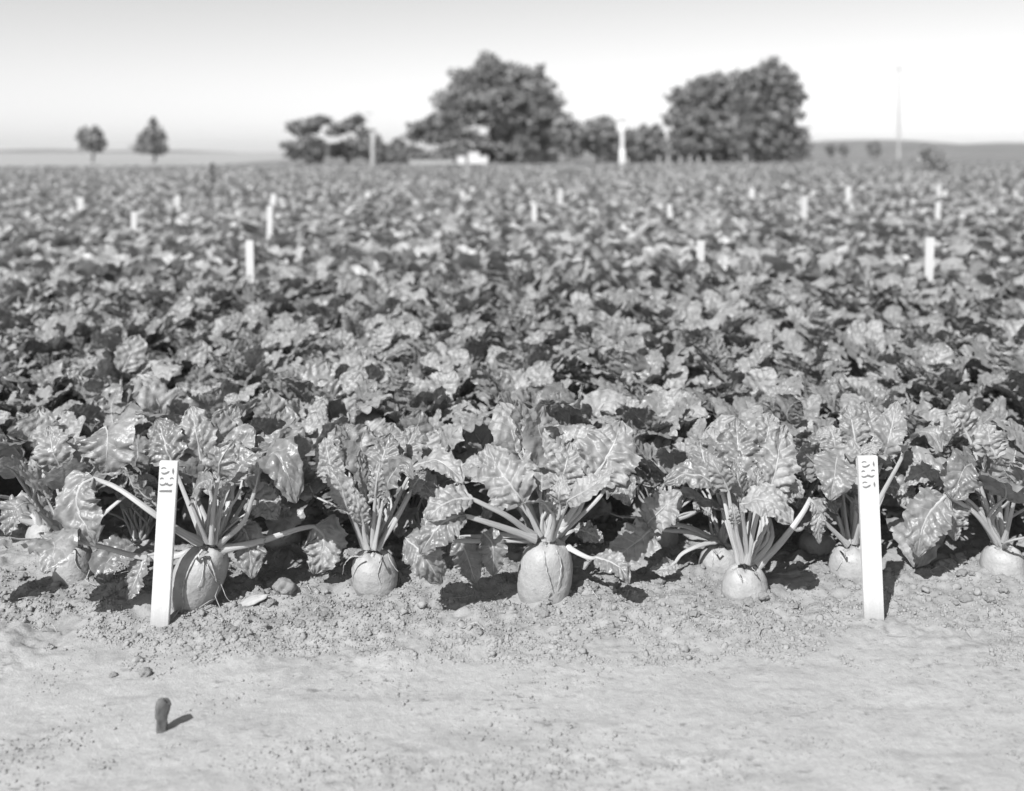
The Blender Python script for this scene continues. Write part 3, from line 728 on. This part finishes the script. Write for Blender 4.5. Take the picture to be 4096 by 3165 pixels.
for (y, x) in plants[NEAR:]:
    A = field_r.choice(lodA if y < 11.5 else lodB if y < 22 else lodC)
    a = field_r.uniform(0, 6.28); s = field_r.uniform(.85, 1.15) * (1 if y < 18 else 1.08 if y < 30 else 1.15)
    c_, s_ = math.cos(a) * s, math.sin(a) * s
    V = A[0]
    Vs.append(np.stack([V[:, 0] * c_ - V[:, 1] * s_ + x, V[:, 0] * s_ + V[:, 1] * c_ + y, V[:, 2] * s], -1).astype(np.float32)); Fs.append(A[1] + off); off += len(V)
fo = obj('beet_field', mesh('beet_field', np.vstack(Vs), np.vstack(Fs), M_FIELD))
tag(fo, 'dense leafy beet crop stretching back to the trees', 'crop', kind='stuff')

# ---------------------------------------------------------------- stakes
def box(name, a, b, m, parent=None, bevel=0.0, loc=None):
    bm = bmesh.new(); bmesh.ops.create_cube(bm, size=1)
    for v in bm.verts:
        v.co = Vector([(a[i] + b[i]) / 2 + v.co[i] * (b[i] - a[i]) for i in range(3)])
    if bevel: bmesh.ops.bevel(bm, geom=list(bm.edges), offset=bevel, segments=2, affect='EDGES')
    me = bpy.data.meshes.new(name); bm.to_mesh(me); bm.free(); me.materials.append(m)
    return obj(name, me, parent, loc)
def stroke(pts, th, w, n=22):
    """tapered flat brush stroke in stake coordinates: x across 0..1, y down, units of stake width"""
    p = catmull([(a, b, 0) for a, b in pts], n)[:, :2]
    t = np.gradient(p, axis=0); t /= np.linalg.norm(t, axis=1, keepdims=True) + 1e-9
    nn = np.stack([-t[:, 1], t[:, 0]], -1)
    if isinstance(th, tuple): prof = 1.25 * np.interp(np.linspace(0, 1, n), np.linspace(0, 1, len(th)), th)
    else: prof = 1.3 * th * np.clip(np.sin(np.pi * np.linspace(0.04, 0.96, n)) * 1.6, 0.15, 1)
    a = p + nn * prof[:, None] / 2; b = p - nn * prof[:, None] / 2
    return np.vstack([a, b]), [(i, i + 1, n + i + 1, n + i) for i in range(n - 1)]
G5 = [([(.12, .42), (.19, .365), (.27, .345), (.40, .385)], .05), ([(.13, .60), (.22, .655), (.32, .665), (.45, .61), (.575, .52)], .075), ([(.765, .335), (.775, .50), (.79, .68)], (.01, .05, .085, .085, .05, .01))]
G3 = [([(.09, .985), (.15, .925), (.21, .915), (.29, .955)], .06), ([(.62, .945), (.69, .89), (.76, .88), (.83, .93)], .055),
      ([(.08, 1.21), (.16, 1.275), (.27, 1.28), (.37, 1.235), (.45, 1.19)], (.02, .06, .075, .07, .075, .12)), ([(.45, 1.19), (.53, 1.24), (.65, 1.275), (.80, 1.19)], (.12, .075, .075, .065, .015))]
G1 = [([(.085, 1.625), (.40, 1.605), (.77, 1.59)], (.05, .09, .09, .09, .09, .105))]
def number_stake(label, top, bot, D, width, thick, digits):
    c0 = P(*top, D); c1 = P(*bot, D)
    L = c0[2] - c1[2]
    ang = math.atan2(c0[0] - c1[0], L)
    e = empty('number_stake', (c1[0], D, c1[2])); e.rotation_euler = (math.radians(-2), ang, 0)
    tag(e, label, 'stake')
    box('board', (-width / 2, 0, -.10), (width / 2, thick, L), M_STAKE, e, .0012)
    for strokes in digits:
        Vs = []; Fs = []; o = 0
        for s, (pts, th) in enumerate(strokes):
            V, Fc = stroke(pts, th, width)
            Vs += [((x - .5) * width, -.0006 - .0001 * s, L - y * width) for x, y in V]; Fs += [tuple(i + o for i in f) for f in Fc]; o += len(V)
        obj('painted_digit', mesh('painted_digit', Vs, Fs, M_PAINT, smooth=False), e)
    return e
def xf(g, ky, oy): return [([(.14 + (x - .1) * .93, y * ky + oy) for x, y in pts], tuple(t * .82 for t in th) if isinstance(th, tuple) else th * .82) for pts, th in g]
number_stake('white wooden stake at left, painted 531, in front of the leaning beet', (166.7, 463), (158.9, 629), 2.42, .0445, .012, [G5, G3, G1])
number_stake('white wooden stake at right, painted 535, beside the last exposed beet', (870, 458), (874.6, 620), 2.42, .0478, .012, [xf(G5, .82, -.03), xf(G3, .82, -.03), xf(G5, .82, 1.0)])
FST = [  # x, top, bottom of the visible part (1024 frame), width
    (79.7, 198.5, 208.5, 'white field stake nearest the left edge of the field'),
    (134, 212, 228, 'slim white field stake left of the tall one, second from the left edge'),
    (176.5, 196.5, 202.5, 'white stake tip far back above the left part of the canopy'),
    (269, 206, 229.5, 'tallest white stake on the left half of the field'),
    (273, 195.3, 201.8, 'white stake tip just above the tallest left stake'),
    (251, 241, 258.8, 'nearest white stake in the left half of the field'),
    (367.6, 192.5, 198.6, 'small white stake tip left of the big centre tree'),
    (559.4, 190, 200, 'white stake below the big centre tree, farther of the middle pair'),
    (534.5, 205.6, 215, 'white stake below the big centre tree, nearer of the middle pair'),
    (670.5, 204.3, 214.5, 'white stake left of the right tree group, level with the centre pair'),
    (699, 240.8, 254.2, 'squat white stake, nearest right of centre in the canopy'),
    (751.7, 189, 195.6, 'small white stake tip straight below the right tree group'),
    (803.7, 197.3, 210.2, 'white stake right of the right tree group, mid field'),
    (848, 187, 195.2, 'small white stake tip between the right trees and the thin pole'),
    (938.7, 186.5, 192.8, 'small white stake tip farthest back at the right edge'),
    (937, 202, 216, 'white stake near the right edge, middle one of three in line'),
    (927.5, 237.5, 262.5, 'tall near white stake close to the right edge'),
    (463, 191.5, 195, 'faint pale stake tip almost sunk in the canopy left of centre')]
for k, (px, t, b_, lab) in enumerate(FST):
    D = (H - 0.415) * F / (b_ - HY)
    top = P(px, t - (0.3 if D < 12 else 1.2), D); tilt = rnd.uniform(-.03, .03)
    e = empty('field_stake', (top[0], D, 0)); e.rotation_euler = (rnd.uniform(-.04, .04), tilt, rnd.uniform(-.15, .15))
    tag(e, lab, 'stake', 'white stakes in the field')
    wd = .055 if D < 12 else .08
    box('board', (-wd / 2, 0, -.15), (wd / 2, .012, top[2]), M_STAKE, e, .001)

# ---------------------------------------------------------------- soil crumbs and clods
def ico(sub):
    bm = bmesh.new(); bmesh.ops.create_icosphere(bm, subdivisions=sub, radius=1)
    v = np.array([q_.co[:] for q_ in bm.verts]); f = np.array([[a.index for a in q_.verts] for q_ in bm.faces]); bm.free(); return v, f
nr = np.random.RandomState(4)
iv, iff = ico(1)
n = 42000
yy_ = np.concatenate([2.25 + np.abs(nr.randn(int(n * .76))) * 0.40, nr.uniform(1.7, 2.5, n - int(n * .76))])
cx = nr.uniform(-.62, .62, n) * (yy_ + .1)
cy = yy_ + 0.10 * (vnoise(cx * 2.3, yy_ * 2.3, 3) - 0.5)
clus = vnoise(cx * 3.4, cy * 6.0, 31) * .6 + vnoise(cx * 13, cy * 16, 32) * .4
front = 1 - sstep(2.16, 2.56, cy)
keep = (cy < 4.0) & (clus > .30 + .25 * front)
cx, cy = cx[keep], cy[keep]; n = len(cx)
cr = np.clip(0.0017 * np.exp(np.abs(nr.randn(n)) * 0.58), .0013, .010)
m_ = 24000                                                            # fine grit on the trodden path
gy = nr.uniform(1.66, 2.5, m_); gx = nr.uniform(-.6, .6, m_) * (gy + .1)
gk = vnoise(gx * 3.1 + 9, gy * 5.3, 12) * .5 + vnoise(gx * 9, gy * 15, 33) * .5 > nr.uniform(.46, .66, m_)
gx, gy = gx[gk], gy[gk]
cx = np.concatenate([cx, gx]); cy = np.concatenate([cy, gy]); cr = np.concatenate([cr, np.clip(.0014 * np.exp(np.abs(nr.randn(len(gx))) * .55), .001, .0045)]); n = len(cx)
cr = np.where(cy < 2.25, np.minimum(cr, .0048), cr)
cz = height(cx, cy) + cr * nr.uniform(-.5, .45, n)
def lump(v, r):
    d = np.ones(len(v))
    for _ in range(6):
        dr = norm(r.randn(3)); d = np.minimum(d, r.uniform(.5, .95) / np.clip(v @ dr, .2, None))
    return v * (d * (1 + .16 * r.randn(len(v))))[:, None] * np.array([1, r.uniform(.65, 1), r.uniform(.6, .95)])
iv0, if0 = ico(1); iv1, if1 = ico(2)
baseS = [lump(iv0, nr) for _ in range(24)]; baseL = [lump(iv1, nr) for _ in range(24)]
Vs = []; Fs = []; off = 0
for i in range(n):
    a = nr.uniform(0, 6.28); c_, s_ = math.cos(a), math.sin(a)
    big = cr[i] > .0075
    V = (baseL if big else baseS)[i % 24] * cr[i] * 1.2
    Vs.append(np.stack([V[:, 0] * c_ - V[:, 1] * s_ + cx[i], V[:, 0] * s_ + V[:, 1] * c_ + cy[i], V[:, 2] + cz[i]], -1)); Fs.append((if1 if big else if0) + off); off += len(V)
tag(obj('soil_crumbs', mesh('soil_crumbs', np.vstack(Vs), np.vstack(Fs), M_CRUMB, smooth=False)), 'loose crumbs of dry soil in front of the beets', 'soil crumbs', kind='stuff')
iv2, if2 = ico(4)
CL = []
for k in range(9):
    r = np.random.RandomState(60 + k)
    d = np.ones(len(iv2))
    for _ in range(9):
        dr = norm(r.randn(3)); d = np.minimum(d, r.uniform(.62, .95) / np.clip(iv2 @ dr, .2, None))     # broken facets
    nz = np.zeros(len(iv2))
    for f, a_ in ((3, .06), (7, .05), (13, .045), (24, .03)):
        for _ in range(3):
            dr = norm(r.randn(3)); nz += a_ * np.sin(f * (iv2 @ dr) + r.uniform(0, 6.28))
    CL.append(mesh('soil_clod', iv2 * (d + nz)[:, None] * np.array([1, r.uniform(.75, 1), r.uniform(.55, .8)]), if2, M_CRUMB))
spots = []
for _ in range(110):
    y = 2.42 + abs(nr.randn()) * .38; x = nr.uniform(-.56, .56) * y
    spots.append((x, y, nr.uniform(.007, .017)))
for px, py, s in ((285, 601, .034), (274, 589, .028), (262, 603, .02), (958, 571, .028), (940, 575, .020), (962, 584, .016), (700, 556, .02), (612, 592, .020), (668, 562, .022), (602, 519, .045), (575, 530, .03), (625, 528, .035), (700, 590, .02), (765, 607, .018), (843, 576, .02), (820, 580, .024), (232, 632, .017), (113, 674, .012), (146, 673, .016), (300, 630, .014)):
    D = H * F / (py - HY); p = P(px, py, D); spots.append((p[0], p[1], s))
for k, (x, y, s) in enumerate(spots):
    o = obj('soil_clod', CL[k % 9], ground, (x, y, float(height(x, y)) + s * .12), (nr.uniform(-.3, .3), nr.uniform(-.3, .3), nr.uniform(0, 6.28)), s)
# flat flake of stone
p = P(253, 608, H * F / (608 - HY))
V = iv2 * np.array([.036, .016, .006]) * (1 + .07 * np.sin(5 * iv2[:, :1] + 2) + .05 * np.sin(9 * iv2[:, 1:2]))
o = obj('flat_stone', mesh('flat_stone', V, if2, plain('grey_stone', .34, .8, .3, 60, .15, .002)), None, (p[0], p[1], float(height(p[0], p[1])) + .006), (.25, -.25, .2))
tag(o, 'flat pointed stone lying on the soil right of the leaning beet', 'stone')
# dry stalk stub near the camera
D = 1.98; p = P(163.5, 701, D)
e = empty('dry_stalk', (p[0] - .004, D, 0)); tag(e, 'stubby dark dry stalk poking up from the path at lower left', 'stalk')
c = catmull([(0, 0, -.02), (.001, 0, p[2] * .5), (.005, 0, p[2])], 12); c = np.vstack([c, c[-1:] + .0006, c[-1:] + .0009])
V, Fc, uv = tube(c, np.array([.0115, .011, .0105, .0102, .0102, .0105, .011, .012, .0132, .0142, .0146, .0138, .008, .0005]), 14, flat=1)
V = V + np.random.RandomState(3).randn(*V.shape) * .0009
obj('stem', mesh('stem', V, Fc, M_TWIG, uv), e)
# grass-like root hairs and straw bits behind the front row
sm = M_RLET
Vs = []; Fs = []; off = 0
for k in range(140):
    y = nr.uniform(2.35, 3.1); x = nr.uniform(-.52, .52) * y; a = nr.uniform(0, 6.28); L = nr.uniform(.02, .07)
    z = float(height(x, y)) + .006
    c = catmull([(x, y, z), (x + L * .5 * math.cos(a), y + L * .5 * math.sin(a), z + nr.uniform(0, .012)), (x + L * math.cos(a + .4), y + L * math.sin(a + .4), z)], 6)
    V, Fc, uv = tube(c, np.full(6, nr.uniform(.0006, .0014)), 4); Vs.append(V); Fs.append(Fc + off); off += len(V)
tag(obj('straw_bits', mesh('straw_bits', np.vstack(Vs), np.vstack(Fs), sm)), 'scattered thin dry root fibres on the soil', 'root fibres', kind='stuff')

# ---------------------------------------------------------------- trees and far things
U = 1024.0 / 2184.0
def foliage(ells, n, size, seed, D, squash=.8):
    """leaf clumps through the volume of several ellipsoids given in 2184-frame pixels at depth D"""
    r = np.random.RandomState(seed)
    k = U / F * D
    area = np.array([e[2] * e[3] for e in ells], float); area /= area.sum()
    pick = r.choice(len(ells), n, p=area)
    E = np.array([e[:4] for e in ells], float)[pick]
    d = norm(r.randn(n, 3)); rad = r.uniform(.35, 1.0, n) ** .5
    # lumpy outline with gaps
    lump = 1 + .22 * np.sin(5 * d[:, 0] + pick) + .18 * np.sin(7 * d[:, 2] + 2 * pick) + .1 * np.sin(11 * d[:, 1] + pick) 
    keep = np.sin(6 * d[:, 0] + 3 * pick) * np.sin(7 * d[:, 2] + pick) * np.sin(5 * d[:, 1]) < .3
    d = d * (rad * lump)[:, None]
    c = np.stack([((E[:, 0] * U) - 512) / F * D, np.full(n, D), H - (E[:, 1] * U - HY) / F * D], -1)
    pos = c + d * np.stack([E[:, 2] * k, E[:, 2] * k * squash, E[:, 3] * k], -1)
    pos = pos[keep & (pos[:, 2] > .15)]; n = len(pos)
    a = norm(r.randn(n, 3)); b = norm(np.cross(a, r.randn(n, 3)))
    s = size * r.uniform(.6, 1.4, n)[:, None]
    nrm_ = np.cross(a, b)
    V = np.stack([pos - a * s - b * s * .35, pos + nrm_ * s * .25 - b * s * .55, pos + a * s - b * s * .2, pos + a * s * .7 + b * s * .5, pos + nrm_ * s * .2 + b * s * .6, pos - a * s * .75 + b * s * .4], 1).reshape(-1, 3)
    i0 = np.arange(n)[:, None] * 6
    return V, np.vstack([i0 + np.array([[0, 1, 4, 5]]), i0 + np.array([[1, 2, 3, 4]])])
def tree(name, label, cat, ells, trunk, D, n, size, seed, m=None, group=None, tr=.2):
    """trunk = (x pixel, top pixel) of the stem in the 2184 frame"""
    bx = (trunk[0] * U - 512) / F * D
    e = empty(name, (bx, D, 0)); tag(e, label, cat, group)
    V, Fc = foliage(ells, n, size, seed, D)
    obj('crown', mesh('crown', V - np.array([bx, D, 0]), Fc, m or M_TREE, smooth=False), e)
    topz = H - (trunk[1] * U - HY) / F * D
    r = random.Random(seed)
    c = catmull([(0, 0, -.2), (.03 * topz, .02 * topz, topz * .45), (-.02 * topz, 0, topz)], 9)
    Vt, Ft, uv = tube(c, np.linspace(tr, tr * .35, 9), 8, flat=1)
    Vs = [Vt]; Fs = [Ft]; off = len(Vt)
    for el in ells:                                                    # a limb into every mass of leaves
        t = P(el[0] * U, el[1] * U, D) - np.array([bx, D, 0]); t[1] += r.uniform(-.5, .5) * el[2] * U / F * D
        s = c[r.randint(3, 6)]
        cc = catmull([s, (s + t) / 2 + np.array([0, 0, -.03 * topz]), t], 7)
        Vt, Ft, uv = tube(cc, np.linspace(tr * .5, tr * .12, 7), 6, flat=1); Vs.append(Vt); Fs.append(Ft + off); off += len(Vt)
    obj('trunk', mesh('trunk', np.vstack(Vs), np.vstack(Fs), M_BARK), e)
    return e
tree('young_tree', 'small round dark tree farthest left on the pale field', 'tree', [(196, 300, 26, 24), (178, 288, 14, 14), (212, 306, 16, 16), (206, 284, 10, 12)], (197, 300), 108, 900, .26, 1, tr=.17)
tree('young_tree', 'small pointed dark tree second from the left on the pale field', 'tree', [(322, 316, 32, 13), (320, 292, 22, 18), (327, 266, 8, 14), (345, 290, 10, 14), (300, 312, 12, 12), (345, 318, 14, 10)], (329, 285), 108, 1100, .26, 2, tr=.17)
tree('spreading_tree', 'flat-topped tree with layered crown left of the big centre tree', 'tree', [(655, 268, 36, 13), (640, 275, 22, 14), (685, 256, 20, 9)], (662, 270), 95, 1100, .28, 3)
tree('bush', 'dense dark bush under the flat-topped tree', 'bush', [(652, 316, 38, 24), (675, 320, 28, 20), (630, 320, 20, 18)], (655, 320), 92, 1500, .25, 4)
tree('spreading_tree', 'thin wispy tree over the pale bush, left of the big centre tree', 'tree', [(735, 268, 32, 10), (763, 255, 20, 10), (715, 282, 24, 8), (775, 285, 18, 12)], (745, 270), 100, 700, .26, 5, tr=.12)
tree('bush', 'pale grey bush between the dark bush and the wooden post', 'bush', [(735, 318, 34, 18), (765, 315, 22, 16), (715, 322, 18, 14)], (740, 320), 98, 1200, .25, 6, M_PALEBUSH)
tree('bush', 'narrow dark bush behind the wooden post', 'bush', [(800, 318, 22, 28), (812, 325, 14, 18)], (802, 320), 100, 700, .24, 7)
tree('hedge', 'low dark hedge running left of the big centre tree', 'hedge', [(840 + 18 * i, 336, 16, 9) for i in range(8)], (900, 336), 105, 1500, .25, 8)
tree('loose_tree', 'loose leaning tree on the lower left of the big centre tree', 'tree', [(900, 272, 28, 16), (884, 290, 20, 13), (940, 262, 34, 24), (925, 296, 26, 10), (965, 285, 24, 16), (1003, 287, 20, 11), (1025, 300, 16, 10)], (940, 280), 96, 1500, .30, 9)
tree('broad_tree', 'biggest broad tree in the centre, its crown rising highest', 'tree', [(1050, 225, 100, 55), (1135, 245, 72, 58), (985, 232, 55, 45), (1050, 168, 66, 46), (1110, 182, 58, 42), (1000, 180, 40, 36), (1175, 268, 42, 40), (1020, 190, 42, 36), (1070, 300, 34, 36), (1150, 225, 50, 42)], (1075, 215), 100, 15000, .27, 10, tr=.45)
tree('bush', 'dark bush at the right foot of the big centre tree', 'bush', [(1215, 300, 34, 32), (1110, 315, 26, 24), (1205, 275, 30, 26)], (1210, 305), 97, 2000, .28, 11)
tree('bush', 'rounded bush just left of the white post', 'bush', [(1262, 292, 38, 36), (1290, 290, 34, 34)], (1275, 300), 99, 2200, .28, 12)
tree('bush', 'rounded bush between the white post and the right trees', 'bush', [(1362, 302, 40, 30), (1395, 305, 32, 30), (1340, 300, 20, 26)], (1370, 305), 101, 2200, .28, 13)
tree('broad_tree', 'round-topped tree, left one of the right tree group', 'tree', [(1495, 212, 58, 44), (1468, 250, 46, 48), (1475, 300, 58, 36), (1535, 265, 50, 52), (1530, 310, 50, 28), (1556, 222, 34, 44), (1520, 190, 44, 34)], (1500, 240), 96, 9500, .26, 14, tr=.35)
tree('broad_tree', 'tall ragged tree, right one of the right tree group', 'tree', [(1630, 180, 58, 48), (1655, 245, 56, 52), (1675, 296, 50, 38), (1598, 230, 42, 60), (1690, 205, 26, 26), (1610, 300, 50, 36), (1665, 180, 40, 42), (1585, 280, 40, 50)], (1635, 215), 93, 11000, .26, 15, tr=.35)
for k, (x, s, lab) in enumerate(((1772, 9, 'first small far bush right of the right trees'), (1800, 8, 'second small far bush right of the right trees'), (1866, 13, 'largest small far bush left of the thin pole'))):
    tree('bush', lab, 'bush', [(x, 322 - s * .4, s, s)], (x, 322), 150, 260, .35, 30 + k)
tree('weed_bush', 'blurred tall weedy bush standing above the crop at far right', 'bush', [(1985, 345, 30, 30), (2005, 350, 26, 24), (1975, 325, 18, 18), (1998, 378, 34, 20)], (1990, 350), 36, 900, .07, 40, M_FIELD, tr=.02)
for k, (x, t, b_, w, lab) in enumerate(((452, 348, 388, 7, 'dark bolted beet stalk standing above the crop, far left'), (785, 425, 480, 9, 'dark bolted beet below the wooden post in mid field'))):
    D = .75 * F / (b_ * U - HY)
    tree('bolted_beet', lab, 'plant', [(x, t + (b_ - t) * f_, w * g_, (b_ - t) * .22) for f_, g_ in ((.2, .6), (.5, .9), (.8, 1.1))], (x, t), D, 160, .03 * D / 25 + .02, 50 + k, M_TREE, tr=.015)

UG = [(845, 60, 'low scrub left of the loose leaning tree'), (985, 55, 'low scrub behind the white boxes'), (1065, 50, 'low scrub at the trunk of the big centre tree'), (1330, 50, 'low scrub behind the tall white post'), (1450, 60, 'low scrub below the round-topped tree'), (1560, 55, 'low scrub between the two right trees'), (1660, 60, 'low scrub below the tall ragged tree')]
for k, (x, w, lab) in enumerate(UG):
    tree('scrub', lab, 'scrub', [(x - w * .6, 330, w * .5, 17), (x, 324, w * .5, 22), (x + w * .6, 329, w * .5, 18)], (x, 328), 106 + k, 1500, .27, 70 + k, group='scrub under the trees')
# farmstead and posts
def shed(label, px, py_base, D, w, d, h, ridge, rz):
    b = P(px, py_base, D)
    e = empty('white_shed', (b[0], D, 0), rz); tag(e, label, 'shed')
    V = [(-w / 2, -d / 2, 0), (w / 2, -d / 2, 0), (w / 2, d / 2, 0), (-w / 2, d / 2, 0), (-w / 2, -d / 2, h), (w / 2, -d / 2, h), (w / 2, d / 2, h), (-w / 2, d / 2, h), (0, -d / 2, ridge), (0, d / 2, ridge)]
    obj('wall', mesh('wall', V, [(0, 1, 5, 8, 4), (1, 2, 6, 5), (2, 3, 7, 9, 6), (3, 0, 4, 7)], M_WHITE, smooth=False), e)
    o_ = .15; t = .06
    for s in (-1, 1):
        x1 = s * (w / 2 + o_); z1 = h - (ridge - h) * o_ / (w / 2)
        V = [(0, -d / 2 - o_, ridge + .02), (x1, -d / 2 - o_, z1 + .02), (x1, d / 2 + o_, z1 + .02), (0, d / 2 + o_, ridge + .02)]
        V += [(x, y, z + t) for x, y, z in V]
        obj('roof', mesh('roof', V, [(0, 1, 2, 3), (4, 5, 6, 7), (0, 1, 5, 4), (1, 2, 6, 5), (2, 3, 7, 6), (3, 0, 4, 7)], M_ROOF, smooth=False), e)
    box('door', (-.4, -d / 2 - .03, 0), (.4, -d / 2 + .02, min(h, 1.7)), M_ROOF, e)
    return e
shed('whitewashed gabled shed showing between the centre tree and its bush', 1156 * U, 163, 103, 2.6, 3.0, 1.5, 2.5, .25)
e = empty('garden_wall', (((920 * U) - 512) / F * 88, 88, 0)); tag(e, 'long low pale wall at the field edge left of the centre tree', 'wall')
box('wall', (-1.95, 0, 0), (1.95, .25, .42), M_ROOF, e, .02); box('coping', (-2.0, -.04, .422), (2.0, .29, .48), M_ROOF, e, .01)
for px, w, h, lab in ((984, .75, .75, 'leftmost of three small white boxes under the centre tree'), (1010, .9, 1.1, 'tallest of three small white boxes under the centre tree'), (1029, .9, .75, 'rightmost of three small white boxes under the centre tree')):
    D = 86; e = empty('white_box', ((px * U - 512) / F * D, D, 0), .1); tag(e, lab, 'box', 'white boxes under the centre tree')
    box('body', (-w / 2, -.3, .15), (w / 2, .3, h), M_WHITE, e, .01); box('lid', (-w / 2 - .05, -.36, h + .003), (w / 2 + .05, .36, h + .09), M_WHITE, e, .01)
    for sx in (-1, 1): box('foot', (sx * w * .4 - .05, -.25, 0), (sx * w * .4 + .05, .25, .148), M_POLE, e)
D = 80; e = empty('white_post', ((1327 * U - 512) / F * D, D, 0)); tag(e, 'tall white post with thicker base between the bushes', 'post')
def cyl(name, r0, r1, z0, z1, m, parent):
    V, Fc, uv = tube(np.array([(0, 0, z0), (0, 0, (z0 + z1) / 2), (0, 0, z1), (0, 0, z1 + .01)]), [r0, (r0 + r1) / 2, r1, .001], 12, flat=1, hint=(0, -1, 0)); return obj(name, mesh(name, V, Fc, m, uv), parent)
cyl('base', .26, .22, 0, 1.35, M_WHITE, e); cyl('pole', .17, .15, 1.352, 4.05, M_WHITE, e); box('cap', (-.24, -.24, 3.7), (.24, .24, 4.12), M_WHITE, e, .03)
def telegraph(px, D, h, label, r=.13):
    e = empty('utility_pole', ((px * U - 512) / F * D, D, 0)); tag(e, label, 'pole')
    cyl('pole', r, r * .7, 0, h, M_POLE, e); 
    ca = box('crossarm', (-.8, -.16, h - .7), (.8, -.08, h - .58), M_POLE, e)
    for sx in (-.7, -.35, .35, .7): box('insulator', (sx - .04, -.16, h - .577), (sx + .04, -.08, h - .42), M_WHITE, ca)
telegraph(1917, 150, 14.2, 'thin pale utility pole rising into the sky at far right', .22)
telegraph(787, 150, 7.6, 'slender utility pole behind the wispy tree on the left', .07)
D = 70; e = empty('wooden_post', ((795 * U - 512) / F * D, D, 0)); tag(e, 'weathered grey post in front of the narrow dark bush', 'post')
cyl('post', .16, .15, 0, 2.7, M_POLE, e); box('cap', (-.2, -.2, 2.702), (.2, .2, 2.78), M_POLE, e, .01)
ML = ['first small white marker post right of the white post', 'second', 'third']
mk = [1338, 1405, 1425, 1450, 1472, 1490, 1512, 1590]
names = ['close right of the tall white post', 'second right of the tall white post', 'third right of the tall white post', 'fourth, at the left of the right trees', 'fifth, below the right trees', 'sixth, below the right trees', 'seventh, below the right trees', 'last one, below the tall ragged tree']
for k, x in enumerate(mk):
    D = 84; e = empty('marker_post', ((x * U - 512) / F * D, D, 0)); tag(e, 'small pale marker post at the field edge, ' + names[k], 'post', 'pale marker posts')
    box('post', (-.09, -.03, 0), (.09, .03, .75 + .25 * ((k * 37) % 5) / 5), M_ROOF, e, .01)

# ---------------------------------------------------------------- thin summer haze over the land
bm = bmesh.new(); bmesh.ops.create_cube(bm, size=1)
for v in bm.verts: v.co = Vector((v.co.x * 12400, v.co.y * 12400, -2.2 + (v.co.z + .5) * 32.2))
me = bpy.data.meshes.new('haze'); bm.to_mesh(me); bm.free()
mh = bpy.data.materials.new('haze_air'); mh.use_nodes = True; nt = mh.node_tree; nt.nodes.clear()
pv = nt.nodes.new('ShaderNodeVolumePrincipled'); pv.inputs['Color'].default_value = (.95, .95, .95, 1); pv.inputs['Density'].default_value = 0.00022; pv.inputs['Anisotropy'].default_value = 0.0
ou = nt.nodes.new('ShaderNodeOutputMaterial'); nt.links.new(pv.outputs[0], ou.inputs['Volume'])
me.materials.append(mh)
tag(obj('haze', me), 'thin pale haze over the far land', 'haze', kind='stuff')
